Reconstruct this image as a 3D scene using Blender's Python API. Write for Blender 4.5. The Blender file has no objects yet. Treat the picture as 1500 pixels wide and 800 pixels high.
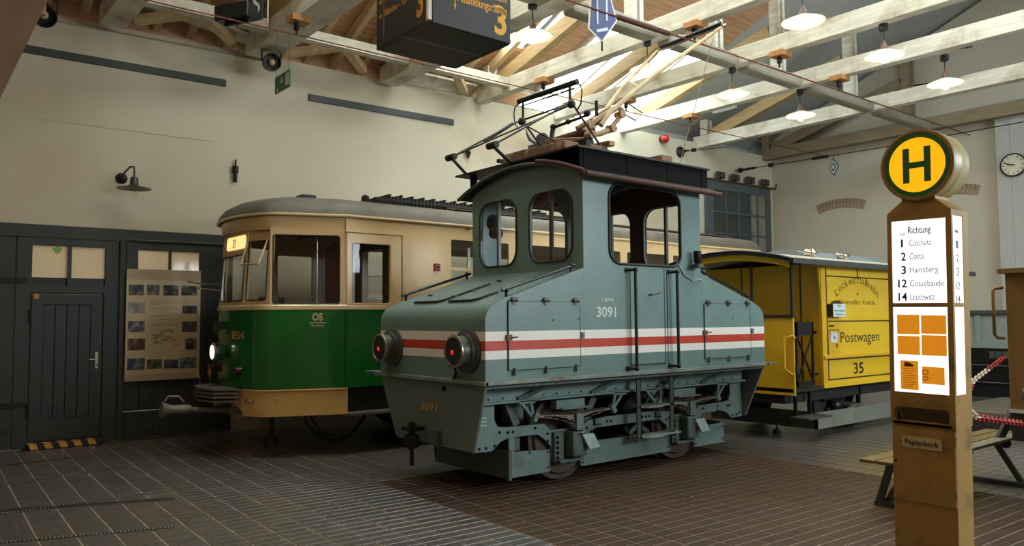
import bpy, math, random
from mathutils import Vector, Matrix
from mathutils.geometry import tessellate_polygon
random.seed(7)
SC = bpy.context.scene
COL = SC.collection
PI = math.pi
# ---------------------------------------------------------------- camera
cam_data = bpy.data.cameras.new('camera'); cam = bpy.data.objects.new('camera', cam_data); COL.objects.link(cam)
cam_data.sensor_width = 36.0; cam_data.lens = 1143.0 / 1500.0 * 36.0; cam_data.clip_end = 200; cam_data.clip_start = 0.02
f_ = 1143.0
a1 = Vector((2166 - 750, -(458.5 - 400), -f_)).normalized()
a2 = Vector((-173 - 750, -(474 - 400), -f_)); a2 = (a2 - a1 * a1.dot(a2)).normalized()
a3 = a1.cross(a2)
rot = Matrix((a1, a2, a3))
cam.matrix_world = Matrix.Translation((0, 0, 1.62)) @ rot.to_4x4()
SC.camera = cam
# ---------------------------------------------------------------- exposure, world, daylight
SC.view_settings.view_transform = 'Standard'; SC.view_settings.look = 'None'
SC.view_settings.exposure = 0.0; SC.view_settings.gamma = 1.0; SC.view_settings.use_curve_mapping = False
world = bpy.data.worlds.new('sky'); SC.world = world; world.use_nodes = True
wb = world.node_tree.nodes['Background']; wb.inputs[0].default_value = (0.78, 0.9, 1.0, 1); wb.inputs[1].default_value = 0.28
def area_light(name, loc, target, sx, sy, power, color):
    d = bpy.data.lights.new(name, 'AREA'); d.shape = 'RECTANGLE'; d.size = sx; d.size_y = sy; d.energy = power; d.color = color
    o = bpy.data.objects.new(name, d); COL.objects.link(o); o.location = loc
    o.rotation_euler = (Vector(target) - Vector(loc)).to_track_quat('-Z', 'Y').to_euler()
    return o
area_light('window_daylight', (10.0, -4.2, 4.0), (7.2, 5.6, 1.4), 7.0, 1.9, 760, (0.84, 0.95, 1.0))
# ---------------------------------------------------------------- helpers
def lin(h):
    c = [int(h[i:i + 2], 16) / 255 for i in (1, 3, 5)]
    return tuple(x / 12.92 if x <= .04045 else ((x + .055) / 1.055) ** 2.4 for x in c) + (1,)
class NT:
    def __init__(s, name):
        s.m = bpy.data.materials.new(name); s.m.use_nodes = True; s.t = s.m.node_tree; s.b = s.t.nodes['Principled BSDF']
    def n(s, typ, **kw):
        x = s.t.nodes.new(typ)
        for k, v in kw.items():
            if k == 'ins':
                for i, w in v.items(): x.inputs[i].default_value = w
            else: setattr(x, k, v)
        return x
    def l(s, a, b): s.t.links.new(a, b)
    def mix(s, fac, c1, c2, typ='MIX'):
        x = s.n('ShaderNodeMixRGB', blend_type=typ)
        for i, v in enumerate((fac, c1, c2)):
            if hasattr(v, 'links'): s.l(v, x.inputs[i])
            elif isinstance(v, (int, float)): x.inputs[i].default_value = v
            else: x.inputs[i].default_value = v
        return x.outputs[0]
    def noise(s, scale, detail=4, vec=None, coord='Object', mapscale=None):
        tc = s.n('ShaderNodeTexCoord'); x = s.n('ShaderNodeTexNoise', ins={'Scale': scale, 'Detail': detail, 'Roughness': .6})
        src = vec or tc.outputs[coord]
        if mapscale:
            mp = s.n('ShaderNodeMapping'); mp.inputs['Scale'].default_value = mapscale; s.l(src, mp.inputs[0]); src = mp.outputs[0]
        s.l(src, x.inputs['Vector']); return x.outputs[0]
    def ramp(s, fac, stops):
        x = s.n('ShaderNodeValToRGB'); e = x.color_ramp.elements
        while len(e) > len(stops): e.remove(e[-1])
        while len(e) < len(stops): e.new(1)
        for k, (p, c) in enumerate(stops): e[k].position = p; e[k].color = c
        s.l(fac, x.inputs[0]); return x.outputs[0]
    def bump(s, h, strength=.3, dist=.01):
        x = s.n('ShaderNodeBump', ins={'Strength': strength, 'Distance': dist}); s.l(h, x.inputs['Height']); s.l(x.outputs[0], s.b.inputs['Normal'])
MATS = {}
def mat(name, col, rough=.6, metal=0., var=.12, scale=6., bump=0., bscale=40., mapscale=None, spec=.5, coat=0., dirt=None):
    if name in MATS: return MATS[name]
    k = NT(name); c = lin(col)
    k.b.inputs['Roughness'].default_value = rough; k.b.inputs['Metallic'].default_value = metal
    k.b.inputs['Specular IOR Level'].default_value = spec; k.b.inputs['Coat Weight'].default_value = coat; k.b.inputs['Coat Roughness'].default_value = .15
    if var:
        d = tuple(x * (1 - var) for x in c[:3]) + (1,); e = tuple(min(1, x * (1 + var)) for x in c[:3]) + (1,)
        o = k.ramp(k.noise(scale, 5, mapscale=mapscale), [(.3, d), (.7, e)])
        if dirt:
            o = k.mix(k.ramp(k.noise(dirt[1], 6), [(.52, (0, 0, 0, 1)), (.72, (1, 1, 1, 1))]), o, lin(dirt[0]))
        k.l(o, k.b.inputs['Base Color'])
    else: k.b.inputs['Base Color'].default_value = c
    if bump: k.bump(k.noise(bscale, 4, mapscale=mapscale), bump)
    MATS[name] = k.m; return k.m
def emis(name, col, strength, base='#ffffff'):
    if name in MATS: return MATS[name]
    k = NT(name); k.b.inputs['Base Color'].default_value = lin(base); k.b.inputs['Emission Color'].default_value = lin(col)
    k.b.inputs['Emission Strength'].default_value = strength; k.b.inputs['Roughness'].default_value = .4
    MATS[name] = k.m; return k.m
def glass(name, tint='#ffffff', rough=.02, trans=.92):
    if name in MATS: return MATS[name]
    m = bpy.data.materials.new(name); m.use_nodes = True; t = m.node_tree; t.nodes.clear()
    o = t.nodes.new('ShaderNodeOutputMaterial'); mx = t.nodes.new('ShaderNodeMixShader'); tr = t.nodes.new('ShaderNodeBsdfTransparent'); gl = t.nodes.new('ShaderNodeBsdfGlossy')
    tr.inputs[0].default_value = lin(tint); gl.inputs['Roughness'].default_value = rough
    fr = t.nodes.new('ShaderNodeFresnel'); fr.inputs[0].default_value = 1.45
    ge = t.nodes.new('ShaderNodeNewGeometry'); iv = t.nodes.new('ShaderNodeMath'); iv.operation = 'SUBTRACT'; iv.inputs[0].default_value = 1; ml = t.nodes.new('ShaderNodeMath'); ml.operation = 'MULTIPLY'
    t.links.new(ge.outputs['Backfacing'], iv.inputs[1]); t.links.new(iv.outputs[0], ml.inputs[0]); t.links.new(fr.outputs[0], ml.inputs[1]); t.links.new(ml.outputs[0], mx.inputs[0]); t.links.new(tr.outputs[0], mx.inputs[1]); t.links.new(gl.outputs[0], mx.inputs[2]); t.links.new(mx.outputs[0], o.inputs[0])
    MATS[name] = m; return m
def frame_of(d):
    d = Vector(d).normalized(); up = Vector((0, 0, 1)) if abs(d.z) < .95 else Vector((1, 0, 0))
    s = d.cross(up).normalized(); return s, s.cross(d).normalized()
class MB:
    def __init__(s): s.v = []; s.f = []; s.uv = None
    def add(s, vs, fs):
        o = len(s.v); s.v += [tuple(p) for p in vs]; s.f += [tuple(i + o for i in f) for f in fs]; return s
    def box(s, x0, x1, y0, y1, z0, z1):
        return s.add([(x, y, z) for x in (x0, x1) for y in (y0, y1) for z in (z0, z1)],
                     [(0, 1, 3, 2), (4, 6, 7, 5), (0, 4, 5, 1), (2, 3, 7, 6), (0, 2, 6, 4), (1, 5, 7, 3)])
    def bar(s, p, q, w, h, up=None):
        p = Vector(p); q = Vector(q); d = (q - p).normalized()
        if up is None: a, b = frame_of(d)
        else:
            a = d.cross(Vector(up)).normalized(); b = a.cross(d).normalized()
        vs = [e + a * (i * w / 2) + b * (j * h / 2) for e in (p, q) for i in (-1, 1) for j in (-1, 1)]
        return s.add(vs, [(0, 1, 3, 2), (4, 6, 7, 5), (0, 4, 5, 1), (2, 3, 7, 6), (0, 2, 6, 4), (1, 5, 7, 3)])
    def tube(s, pts, r, n=8, closed=False):
        pts = [Vector(p) for p in pts]; m = len(pts); vs = []; a = None
        for i, p in enumerate(pts):
            d = (pts[(i + 1) % m] - pts[i - 1]) if closed else (pts[min(i + 1, m - 1)] - pts[max(i - 1, 0)])
            d.normalize()
            if a is None: a, b = frame_of(d)
            else:
                a = (a - d * a.dot(d)).normalized(); b = a.cross(d)
            rr = r[i] if isinstance(r, (list, tuple)) else r
            vs += [p + (a * math.cos(2 * PI * k / n) + b * math.sin(2 * PI * k / n)) * rr for k in range(n)]
        fs = [(i * n + k, i * n + (k + 1) % n, ((i + 1) % m) * n + (k + 1) % n, ((i + 1) % m) * n + k) for i in range(m if closed else m - 1) for k in range(n)]
        if not closed: fs += [tuple(range(n))[::-1], tuple(range((m - 1) * n, m * n))]
        return s.add(vs, fs)
    def cyl(s, p, q, r, n=16, r2=None): return s.tube([p, q], [r, r if r2 is None else r2], n)
    def lathe(s, prof, o, ax=(0, 0, 1), n=24, caps=True):
        o = Vector(o); d = Vector(ax).normalized(); a, b = frame_of(d); m = len(prof)
        vs = [o + d * h + (a * math.cos(2 * PI * k / n) + b * math.sin(2 * PI * k / n)) * r for (r, h) in prof for k in range(n)]
        fs = [(i * n + k, i * n + (k + 1) % n, (i + 1) * n + (k + 1) % n, (i + 1) * n + k) for i in range(m - 1) for k in range(n)]
        if caps and prof[0][0] > 1e-3: fs.append(tuple(range(n))[::-1])
        if caps and prof[-1][0] > 1e-3: fs.append(tuple(range((m - 1) * n, m * n)))
        return s.add(vs, fs)
    def sphere(s, c, r, n=12, sz=1.):
        m = max(5, n // 2 + 1)
        return s.lathe([(max(1e-5, r * math.sin(PI * i / (m - 1))), -r * sz * math.cos(PI * i / (m - 1))) for i in range(m)], c, n=n)
    def prism(s, poly, vec):
        n = len(poly); v = Vector(vec); a = [Vector(p) for p in poly]
        s.add(a + [p + v for p in a], [tuple(range(n))[::-1], tuple(range(n, 2 * n))] + [(i, (i + 1) % n, (i + 1) % n + n, i + n) for i in range(n)]); return s
    def plate(s, outer, holes, fn, thick):
        """plate with holes: 2D loops mapped by fn(u, v) to 3D, thickened by the vector thick"""
        loops = [outer] + list(holes); pts = [p for l in loops for p in l]
        tris = tessellate_polygon([[Vector((p[0], p[1], 0)) for p in l] for l in loops])
        v = Vector(thick); a = [Vector(fn(*p)) for p in pts]; n = len(a)
        fs = [tuple(t) for t in tris] + [tuple(i + n for i in t[::-1]) for t in tris]; o = 0
        for l in loops:
            m = len(l); fs += [(o + i, o + (i + 1) % m, o + (i + 1) % m + n, o + i + n) for i in range(m)]; o += m
        return s.add(a + [p + v for p in a], fs)
    def grid(s, rows, closed=False):
        m = len(rows[0]); vs = [p for r in rows for p in r]
        return s.add(vs, [(i * m + k, i * m + (k + 1) % m, (i + 1) * m + (k + 1) % m, (i + 1) * m + k) for i in range(len(rows) - 1) for k in range(m if closed else m - 1)])
def rrect(x0, x1, y0, y1, r, n=5):
    out = []
    for cx, cy, a0 in ((x1 - r, y1 - r, 0), (x0 + r, y1 - r, 90), (x0 + r, y0 + r, 180), (x1 - r, y0 + r, 270)):
        out += [(cx + r * math.cos(math.radians(a0 + 90 * k / n)), cy + r * math.sin(math.radians(a0 + 90 * k / n))) for k in range(n + 1)]
    return out
BASE = {}
ROT0 = Matrix.Identity(3)
WALL_A = -math.atan(.0332)
WR = Matrix.Rotation(WALL_A, 3, 'Z'); WO = Vector((4.1, 11.65, 0)) - WR @ Vector((4.1, 0, 0))
FRAMES = {None: (Vector((0, 0, 0)), 0.), 'wall': (WO, WALL_A)}   # 'wall': x along the hall's long wall, -y out of it
def place(o, base, frame):
    org, a = FRAMES[frame]; R = Matrix.Rotation(a, 3, 'Z')
    o.location = org + R @ Vector(base); o.rotation_euler = (0, 0, a)
def thing(name, label, cat, loc, group=None, frame=None, kind=None):
    o = bpy.data.objects.new(name, None); o.empty_display_size = .1; COL.objects.link(o); place(o, loc, frame); BASE[o.name] = Vector(loc)
    if kind: o['kind'] = kind
    if label: o['label'] = label
    if cat: o['category'] = cat
    if group: o['group'] = group
    return o
def make_mesh(name, mb, base, m, smooth=None):
    me = bpy.data.meshes.new(name); me.from_pydata([tuple(Vector(p) - base) for p in mb.v], [], mb.f); me.validate()
    if m: me.materials.append(m)
    bm_fix(me)
    if smooth is not None:
        me.shade_smooth(); me.set_sharp_from_angle(angle=math.radians(smooth))
    return me
import bmesh
def bm_fix(me):
    b = bmesh.new(); b.from_mesh(me); bmesh.ops.recalc_face_normals(b, faces=b.faces); b.to_mesh(me); b.free()
def obj(name, mb, m, parent=None, smooth=None, label=None, cat=None, group=None, kind=None, base=None, frame=None, bevel=0):
    b = BASE[parent.name] if parent else Vector(base or (0, 0, 0))
    o = bpy.data.objects.new(name, make_mesh(name, mb, b, m, smooth)); COL.objects.link(o)
    if parent: o.parent = parent
    else: place(o, b, frame)
    BASE[o.name] = b
    for k, v in (('label', label), ('category', cat), ('group', group), ('kind', kind)):
        if v: o[k] = v
    if bevel:
        md = o.modifiers.new('edge', 'BEVEL'); md.width = bevel; md.segments = 2; md.limit_method = 'ANGLE'
    return o
def dup(o, parent, off, rotz=0.):
    c = o.copy(); COL.objects.link(c); c.parent = parent; c.location = Vector(off)
    if rotz: c.rotation_euler = (0, 0, rotz)
    BASE[c.name] = BASE[o.name]; return c
def text_mb(mb, s, o, right, up, h=None, w=None, depth=.002, align='L', bold=0.):
    """lettering as thin raised characters: h cap height, w total width (either may be None); o lower-left (L) or lower-centre (C)"""
    cu = bpy.data.curves.new('lettering', 'FONT'); cu.body = s; cu.size = 1; cu.offset = bold; cu.resolution_u = 3
    t = bpy.data.objects.new('lettering', cu); COL.objects.link(t); dg = bpy.context.evaluated_depsgraph_get()
    me = bpy.data.meshes.new_from_object(t.evaluated_get(dg)); vs = [v.co.copy() for v in me.vertices]; fs = [tuple(p.vertices) for p in me.polygons]
    bpy.data.objects.remove(t); bpy.data.curves.remove(cu); bpy.data.meshes.remove(me)
    if not vs: return mb
    x0 = min(v.x for v in vs); x1 = max(v.x for v in vs); sy = (h or .1) / .7
    sx = w / (x1 - x0) if w else sy
    R = Vector(right).normalized(); U = Vector(up).normalized(); N = R.cross(U); o = Vector(o)
    if align == 'C': o = o - R * (sx * (x1 - x0) / 2)
    n = len(vs)
    front = [o + R * ((v.x - x0) * sx) + U * (v.y * sy) + N * depth for v in vs]
    mb.add(front, fs)
    # edge walls give the characters thickness
    cnt = {}
    for f in fs:
        for i in range(len(f)): cnt[(f[i], f[(i + 1) % len(f)])] = 1
    rim = [e for e in cnt if (e[1], e[0]) not in cnt]
    for a, b in rim: mb.add([front[a], front[b], front[b] - N * depth, front[a] - N * depth], [(0, 1, 2, 3)])
    return mb
# ---------------------------------------------------------------- materials of the hall
def tile_mat(name, c1, c2, rough, groove, rvar=.12):
    k = NT(name); geo = k.n('ShaderNodeNewGeometry'); mp = k.n('ShaderNodeMapping'); mp.inputs['Rotation'].default_value = (0, 0, -WALL_A)
    k.l(geo.outputs['Position'], mp.inputs[0])
    sn = k.n('ShaderNodeVectorMath', operation='SNAP'); sn.inputs[1].default_value = (.245, .12, 10); off = k.n('ShaderNodeVectorMath', operation='SUBTRACT'); off.inputs[1].default_value = (.005, .09, -1)
    k.l(mp.outputs[0], off.inputs[0]); k.l(off.outputs[0], sn.inputs[0]); wn = k.n('ShaderNodeTexWhiteNoise'); k.l(sn.outputs[0], wn.inputs[0])
    big = k.noise(.55, 5, vec=geo.outputs['Position'])
    col = k.mix(wn.outputs[0], lin(c1), lin(c2)); col = k.mix(k.ramp(big, [(.35, (.75, .75, .75, 1)), (.65, (1.15, 1.1, 1.05, 1))]), (0, 0, 0, 1), col)
    big2 = k.ramp(big, [(.3, (.8, .8, .8, 1)), (.7, (1.1, 1.1, 1.1, 1))]); col = k.mix(1., k.mix(wn.outputs[0], lin(c1), lin(c2)), big2, 'MULTIPLY')
    uv = k.n('ShaderNodeTexCoord'); sp = k.n('ShaderNodeSeparateXYZ'); k.l(uv.outputs['UV'], sp.inputs[0]); h = None
    for out, num in ((0, 4.), (1, 2.)):
        mul = k.n('ShaderNodeMath', operation='MULTIPLY'); mul.inputs[1].default_value = num; k.l(sp.outputs[out], mul.inputs[0])
        fr = k.n('ShaderNodeMath', operation='PINGPONG'); fr.inputs[1].default_value = .5; k.l(mul.outputs[0], fr.inputs[0])
        mr = k.n('ShaderNodeMapRange'); mr.inputs[1].default_value = .05; mr.inputs[2].default_value = .12; k.l(fr.outputs[0], mr.inputs[0])
        if h is None: h = mr.outputs[0]
        else:
            mn = k.n('ShaderNodeMath', operation='MINIMUM'); k.l(h, mn.inputs[0]); k.l(mr.outputs[0], mn.inputs[1]); h = mn.outputs[0]
    k.l(k.mix(h, lin(groove), col), k.b.inputs['Base Color'])
    k.l(k.ramp(k.noise(1.7, 6, vec=geo.outputs['Position']), [(.3, (rough - rvar,) * 3 + (1,)), (.7, (rough + rvar,) * 3 + (1,))]), k.b.inputs['Roughness'])
    k.b.inputs['Specular IOR Level'].default_value = .9 if rough < .5 else .35
    if rough < .5: k.b.inputs['Coat Weight'].default_value = .7; k.b.inputs['Coat Roughness'].default_value = .33; k.b.inputs['Coat IOR'].default_value = 1.6
    k.bump(h, .22, .003); MATS[name] = k.m; return k.m
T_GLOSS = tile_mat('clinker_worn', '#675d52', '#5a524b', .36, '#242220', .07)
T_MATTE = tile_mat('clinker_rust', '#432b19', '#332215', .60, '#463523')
GROUT = mat('grout', '#8f866f', .8, var=.25, scale=3)
PLASTER = mat('plaster', '#c0bba6', .85, var=.06, scale=.5, bump=.2, bscale=2.2, dirt=('#b3a083', .35))
PLASTER2 = mat('plaster_rear', '#bab5a4', .85, var=.06, scale=.5, bump=.2, bscale=2)
WHITEBOARD = mat('white_boards', '#aeb0ae', .7, var=.06, scale=2, mapscale=(1, 6, 1))
WOOD_W = mat('whitewashed_timber', '#cbc6b6', .7, var=.2, scale=3, mapscale=(1.5, .6, 7), bump=.15, bscale=12, dirt=('#8f7f62', 1.3))
WOOD_B = mat('brown_timber', '#a58a60', .7, var=.22, scale=3, mapscale=(1.5, .6, 7), bump=.15, bscale=12)
BOARD = mat('roof_boards', '#c39a78', .75, var=.22, scale=4, mapscale=(.4, 5, 5))
RAFTER = mat('rafter_wood', '#cbb48c', .7, var=.18, scale=4, mapscale=(4, .6, 2))
GATE = mat('gate_paint', '#262b2a', .55, var=.15, scale=5, bump=.1, bscale=30)
IRON = mat('black_iron', '#1c1a19', .5, .4, var=.25, scale=20)
STEEL = mat('worn_steel', '#5b5a57', .4, .7, var=.3, scale=18)
RUST = mat('rusty_brown', '#4a2e22', .75, .2, var=.35, scale=25)
COPPER = mat('copper_wire', '#7a4431', .45, .6, var=.2, scale=8)
CHROME = mat('chrome', '#d8d8d6', .15, 1., var=0)
BRASSY = mat('old_brass', '#8a7346', .4, .7, var=.2, scale=30)
DARKGREY = mat('dark_grey_paint', '#33383a', .5, var=.15, scale=8)
BLACK = mat('black_paint', '#0d0d0d', .45, var=.2, scale=20)
WHITE = mat('white_paint', '#dcdad2', .5, var=.05)
GLASS = glass('window_glass')
# ---------------------------------------------------------------- floor
fl = obj('floor', MB().box(-3.2, 18.2, -4.6, 12.2, -.12, -.003), GROUT, kind='structure')
CA, SA = math.cos(WALL_A), math.sin(WALL_A)
def tile_geo(cu, cv, x0=.233, y0=.1155):
    a, b = x0 / 2, y0 / 2; e = .002; top = 0.; vs = []
    for (i, j) in ((-1, -1), (1, -1), (1, 1), (-1, 1)): vs.append((cu + i * a, cv + j * b, -.006))
    for (i, j) in ((-1, -1), (1, -1), (1, 1), (-1, 1)): vs.append((cu + i * (a - e), cv + j * (b - e), top))
    return vs, [(4, 5, 6, 7), (0, 1, 5, 4), (1, 2, 6, 5), (2, 3, 7, 6), (3, 0, 4, 7)]
UVQ = [(0, 0), (1, 0), (1, 1), (0, 1)]
def tile_mesh(name, cells, m):
    vs = []; fs = []; uvs = []
    for cu, cv in cells:
        a, b = tile_geo(cu, cv, y0=.111 if m is T_MATTE else .1155); o = len(vs)
        vs += [(x * CA - y * SA, x * SA + y * CA, z) for x, y, z in a]; fs += [tuple(i + o for i in f) for f in b]
        uvs += UVQ + [(.5, .5)] * 16
    me = bpy.data.meshes.new(name); me.from_pydata(vs, [], fs); ul = me.uv_layers.new(name='UVMap')
    for i, t in enumerate(uvs): ul.data[i].uv = t
    me.materials.append(m); return me
def in_frame(x, y):
    c = rot @ Vector((x, y, -1.62)); w = Vector((x, y, 0)) - Vector((0, 0, 1.62)); c = Vector((a1.x * w.x + a2.x * w.y + a3.x * w.z, a1.y * w.x + a2.y * w.y + a3.y * w.z, a1.z * w.x + a2.z * w.y + a3.z * w.z))
    if c.z > -.3: return None
    u = 750 + f_ * c.x / -c.z; v = 400 - f_ * c.y / -c.z
    return (-c.z) if (-8 < u < 1508 and v < 806) else None
cells = []
for i in range(-14, 73):
    for j in range(-36, 100):
        u, v = .005 + (i + .5) * .245, .09 + (j + .5) * .12; x, y = u * CA - v * SA, u * SA + v * CA
        if x > 17.6 or y > 11.62 - .0332 * (x - 4.1) or x < -2.9 or y < -4.4: continue
        d = in_frame(x, y) if not (4.6 < x < 8.2 and 5.9 < y < 7.2) else None
        if x > 3.85 and y < 2.4: d = None
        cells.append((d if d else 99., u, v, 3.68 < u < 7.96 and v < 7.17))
cells.sort()
near, far = cells[:298], cells[298:]
obj_tiles = {}
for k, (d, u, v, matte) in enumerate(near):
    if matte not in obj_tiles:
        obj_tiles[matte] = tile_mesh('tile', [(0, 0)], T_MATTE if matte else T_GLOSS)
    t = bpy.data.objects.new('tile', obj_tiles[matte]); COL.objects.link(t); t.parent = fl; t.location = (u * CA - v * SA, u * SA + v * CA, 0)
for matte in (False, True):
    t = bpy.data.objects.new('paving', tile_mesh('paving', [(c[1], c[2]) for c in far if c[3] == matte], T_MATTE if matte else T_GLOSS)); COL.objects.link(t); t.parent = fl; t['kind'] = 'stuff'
# track slots of the pointwork set flush into the paving
SLOT = mat('slot_rubber', '#23251f', .7, var=.3, scale=12); STUD = mat('slot_studs', '#b5aa88', .5, .3, var=.3, scale=30)
for pts, w in (([(-.6, 9.02), (.99, 9.38), (2.2, 9.65)], .075), ([(-.6, 7.85), (1.27, 7.97), (2.24, 8.0)], .05), ([(-.6, 8.62), (.86, 8.1), (2.14, 7.6)], .11), ([(-.8, 7.38), (.74, 6.93), (1.86, 6.56)], .06), ([(-.6, 10.42), (1.11, 10.6), (2.07, 10.68)], .05)):
    s = MB()
    for p, q in zip(pts[:-1], pts[1:]): s.bar((*p, .0005), (*q, .0005), w, .005, up=(0, 0, 1))
    so = obj('track_slot', s, SLOT, fl)
    if w > .1 or pts[0][1] > 10: continue
    b = MB()
    for p, q in zip(pts[:-1], pts[1:]):
        p, q = Vector(p), Vector(q); n = int((q - p).length / .028)
        for i in range(n):
            c = p + (q - p) * (i + .5) / n; b.box(c.x - .005, c.x + .005, c.y - .012, c.y + .012, .003, .006)
    obj('slot_studs', b, STUD, so, kind='stuff')
# ---------------------------------------------------------------- walls
obj('wall_left', MB().box(-3.2, 18.0, 0, .45, 0, 5.72), PLASTER, kind='structure', frame='wall', smooth=None)
wl = [o for o in bpy.data.objects if o.name == 'wall_left'][0]
obj('plinth', MB().box(4.06, 17.5, -.03, .0, 0, .2), mat('plinth_stone', '#a29a8a', .85, var=.2, scale=6), wl)
obj('trim_1', MB().box(1.0, 3.92, -.035, .0, 5.13, 5.235), DARKGREY, kind='structure', frame='wall', bevel=.006)
obj('trim_2', MB().box(5.22, 7.97, -.035, .0, 5.135, 5.245), DARKGREY, kind='structure', frame='wall', bevel=.006)
obj('trim_3', MB().box(1.39, 3.74, -.012, .0, 4.28, 4.30), PLASTER, kind='structure', frame='wall')
obj('trim_4', MB().tube([(1.2, -.03, 5.63), (4.5, -.03, 5.66)], .012, 8), mat('pale_conduit', '#a8a08e', .6), kind='structure', frame='wall', smooth=40)
rear = MB(); rear.prism([(17.65, 11.7, 0), (17.65, 11.7, 5.95), (17.65, 5.0, 8.68), (17.65, -4.6, 4.8), (17.65, -4.6, 0)], (.3, 0, 0))
wr = obj('wall_rear', rear, PLASTER2, kind='structure')
pil = MB()
for k in range(40): pil.box(17.46, 17.65, 5.98 - .26 * (k + 1) + .004, 5.98 - .26 * k, 0, 5.66)
obj('boarding', pil, WHITEBOARD, wr)
BRICK = mat('arch_brick', '#94806c', .85, var=.3, scale=9, bump=.2)
brick = None
for cy, half, n in ((9.40, .56, 14), (6.95, .54, 14)):
    R = 1.62
    for k in range(n):
        a = (-half + 2 * half * (k + .5) / n) / R; c = Vector((17.64, cy + (R + .105) * math.sin(a), 4.43 - R - .21 + (R + .105) * math.cos(a)))
        if brick is None:
            brick = obj('brick', MB().box(-.016, .02, -half / n * .93, half / n * .93, -.105, .105), BRICK, wr)
            brick.location = c; brick.rotation_euler = (-a, 0, 0)
        else:
            b = dup(brick, wr, c); b.rotation_euler = (-a, 0, 0)
bk = MB(); bk.box(-3.3, -3.0, -4.6, 12, 0, 6.0); obj('wall_back', bk, mat('back_plaster', '#8a7a66', .85), kind='structure')
rt = MB(); rt.plate([(-3.2, 0), (18, 0), (18, 4.9), (-3.2, 4.9)], [[(6.5, 2.2), (14.0, 2.2), (14.0, 4.6), (6.5, 4.6)]], lambda u, v: (u, -4.6, v), (0, -.3, 0))
obj('wall_right', rt, PLASTER2, kind='structure')
# ---------------------------------------------------------------- roof
SL = .404
def rz(y): return 6.05 + SL * (11.6 - y) if y >= 5 else 6.05 + SL * (11.6 - 5) - SL * (5 - y)
def deck(mb, x0, x1, y0, y1, off=0., t=.06):
    return mb.add([(x, y, rz(y) + off + k * t) for x in (x0, x1) for y in (y0, y1) for k in (0, 1)], [(0, 1, 3, 2), (4, 6, 7, 5), (0, 4, 5, 1), (2, 3, 7, 6), (0, 2, 6, 4), (1, 5, 7, 3)])
ce = MB(); deck(ce, -3.2, 2.4, 5, 12.0, .03); deck(ce, 2.4, 8.95, 8.75, 9.2, .03); deck(ce, 2.4, 8.95, 10.6, 12.0, .03); deck(ce, 2.4, 6.9, 9.2, 10.6, .03); deck(ce, 8.95, 9.9, 9.3, 12.0, .03); deck(ce, 2.4, 8.95, 5, 6.0, .03); deck(ce, 8.95, 13.0, 5, 9.3, .03); deck(ce, -3.2, 6.5, -4.7, 5, .03); deck(ce, 12.5, 13, -4.7, 5, .03); deck(ce, 6.5, 12.5, -4.7, 2.2, .03); deck(ce, 6.5, 12.5, 4.2, 5, .03)
ceil = obj('ceiling', ce, BOARD, kind='structure')
wc = MB(); deck(wc, 13.0, 18.0, 5, 12.0, .03); deck(wc, 13.0, 18.0, -4.7, 5, .03); obj('white_lining', wc, WHITEBOARD, ceil)
obj('eave_board', MB().box(-3.2, 8.9, 11.80, 11.84, 5.4, 6.15), BOARD, ceil)
obj('eave_board', MB().box(13.0, 17.6, 11.80, 11.84, 5.4, 6.15), WHITEBOARD, ceil)
bd = bds = bdm = None; pitch = math.atan(SL); y = 11.75; k = 0
while y > 6.2:
    c = (2.9 if y > 8.75 else -1.45, y, rz(y) + .02)
    if bd is None:
        bd = obj('roof_board', MB().box(-6.05, 6.05, -.058, .058, -.009, .009), BOARD, ceil); bd.location = c
    else:
        if 9.2 < y < 10.6 and bdm is None:
            bdm = bd2 = obj('roof_board', MB().box(-6.05, 4.0, -.058, .058, -.009, .009), BOARD, ceil); bd2.location = c
        elif y <= 8.75 and bds is None:
            bds = bd2 = obj('roof_board', MB().box(-1.75, 3.85, -.058, .058, -.009, .009), BOARD, ceil); bd2.location = c
        else: bd2 = dup(bdm if 9.2 < y < 10.6 else bd if y > 8.75 else bds, ceil, c)
        bd2.rotation_euler = (-pitch, 0, 0)
    y -= .118
bd.rotation_euler = (-pitch, 0, 0)
rf = None
for x in [0.2 + .46 * k for k in range(-6, 20)]:
    L = 7.3 / math.cos(pitch); c = (x, 8.25, rz(8.25) - .09)
    if rf is None: rf = obj('rafter', MB().box(-.05, .05, -L / 2, L / 2, -.08, .08), RAFTER, ceil); rf.location = c; rf.rotation_euler = (-pitch, 0, 0)
    else: r2 = dup(rf, ceil, c); r2.rotation_euler = (-pitch, 0, 0)
for a_, b_ in ((-3, 2.1), (2.5, 4.1), (4.6, 6.38), (6.76, 8.4)): obj('purlin', MB().box(a_, b_, 10.44, 10.60, 5.68, 5.84), WOOD_W, ceil)
obj('purlin', MB().box(-3, 2.4, 7.42, 7.58, rz(7.5) - .36, rz(7.5) - .18), RAFTER, ceil)
for x, s_ in ((3.9, -1), (2.6, 1), (6.05, -1), (4.75, 1), (8.1, -1)):
    obj('purlin_strut', MB().bar((x, 11.35, 5.74), (x + s_ * .75, 10.6, 5.82), .13, .11), RAFTER, ceil)
wp = MB().box(-3, 17.6, 11.15, 11.55, 5.722, 5.76); obj('trim_5', MB().bar((6.75, 11.36, 5.80), (8.25, 11.30, 5.78), .30, .05, up=(0, .5, 1)), WOOD_W, kind='structure')
obj('trim_6', MB().bar((2.6, 11.2, 6.0), (4.2, 11.35, 5.82), .22, .05, up=(0, .3, 1)), WOOD_W, kind='structure')
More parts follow.
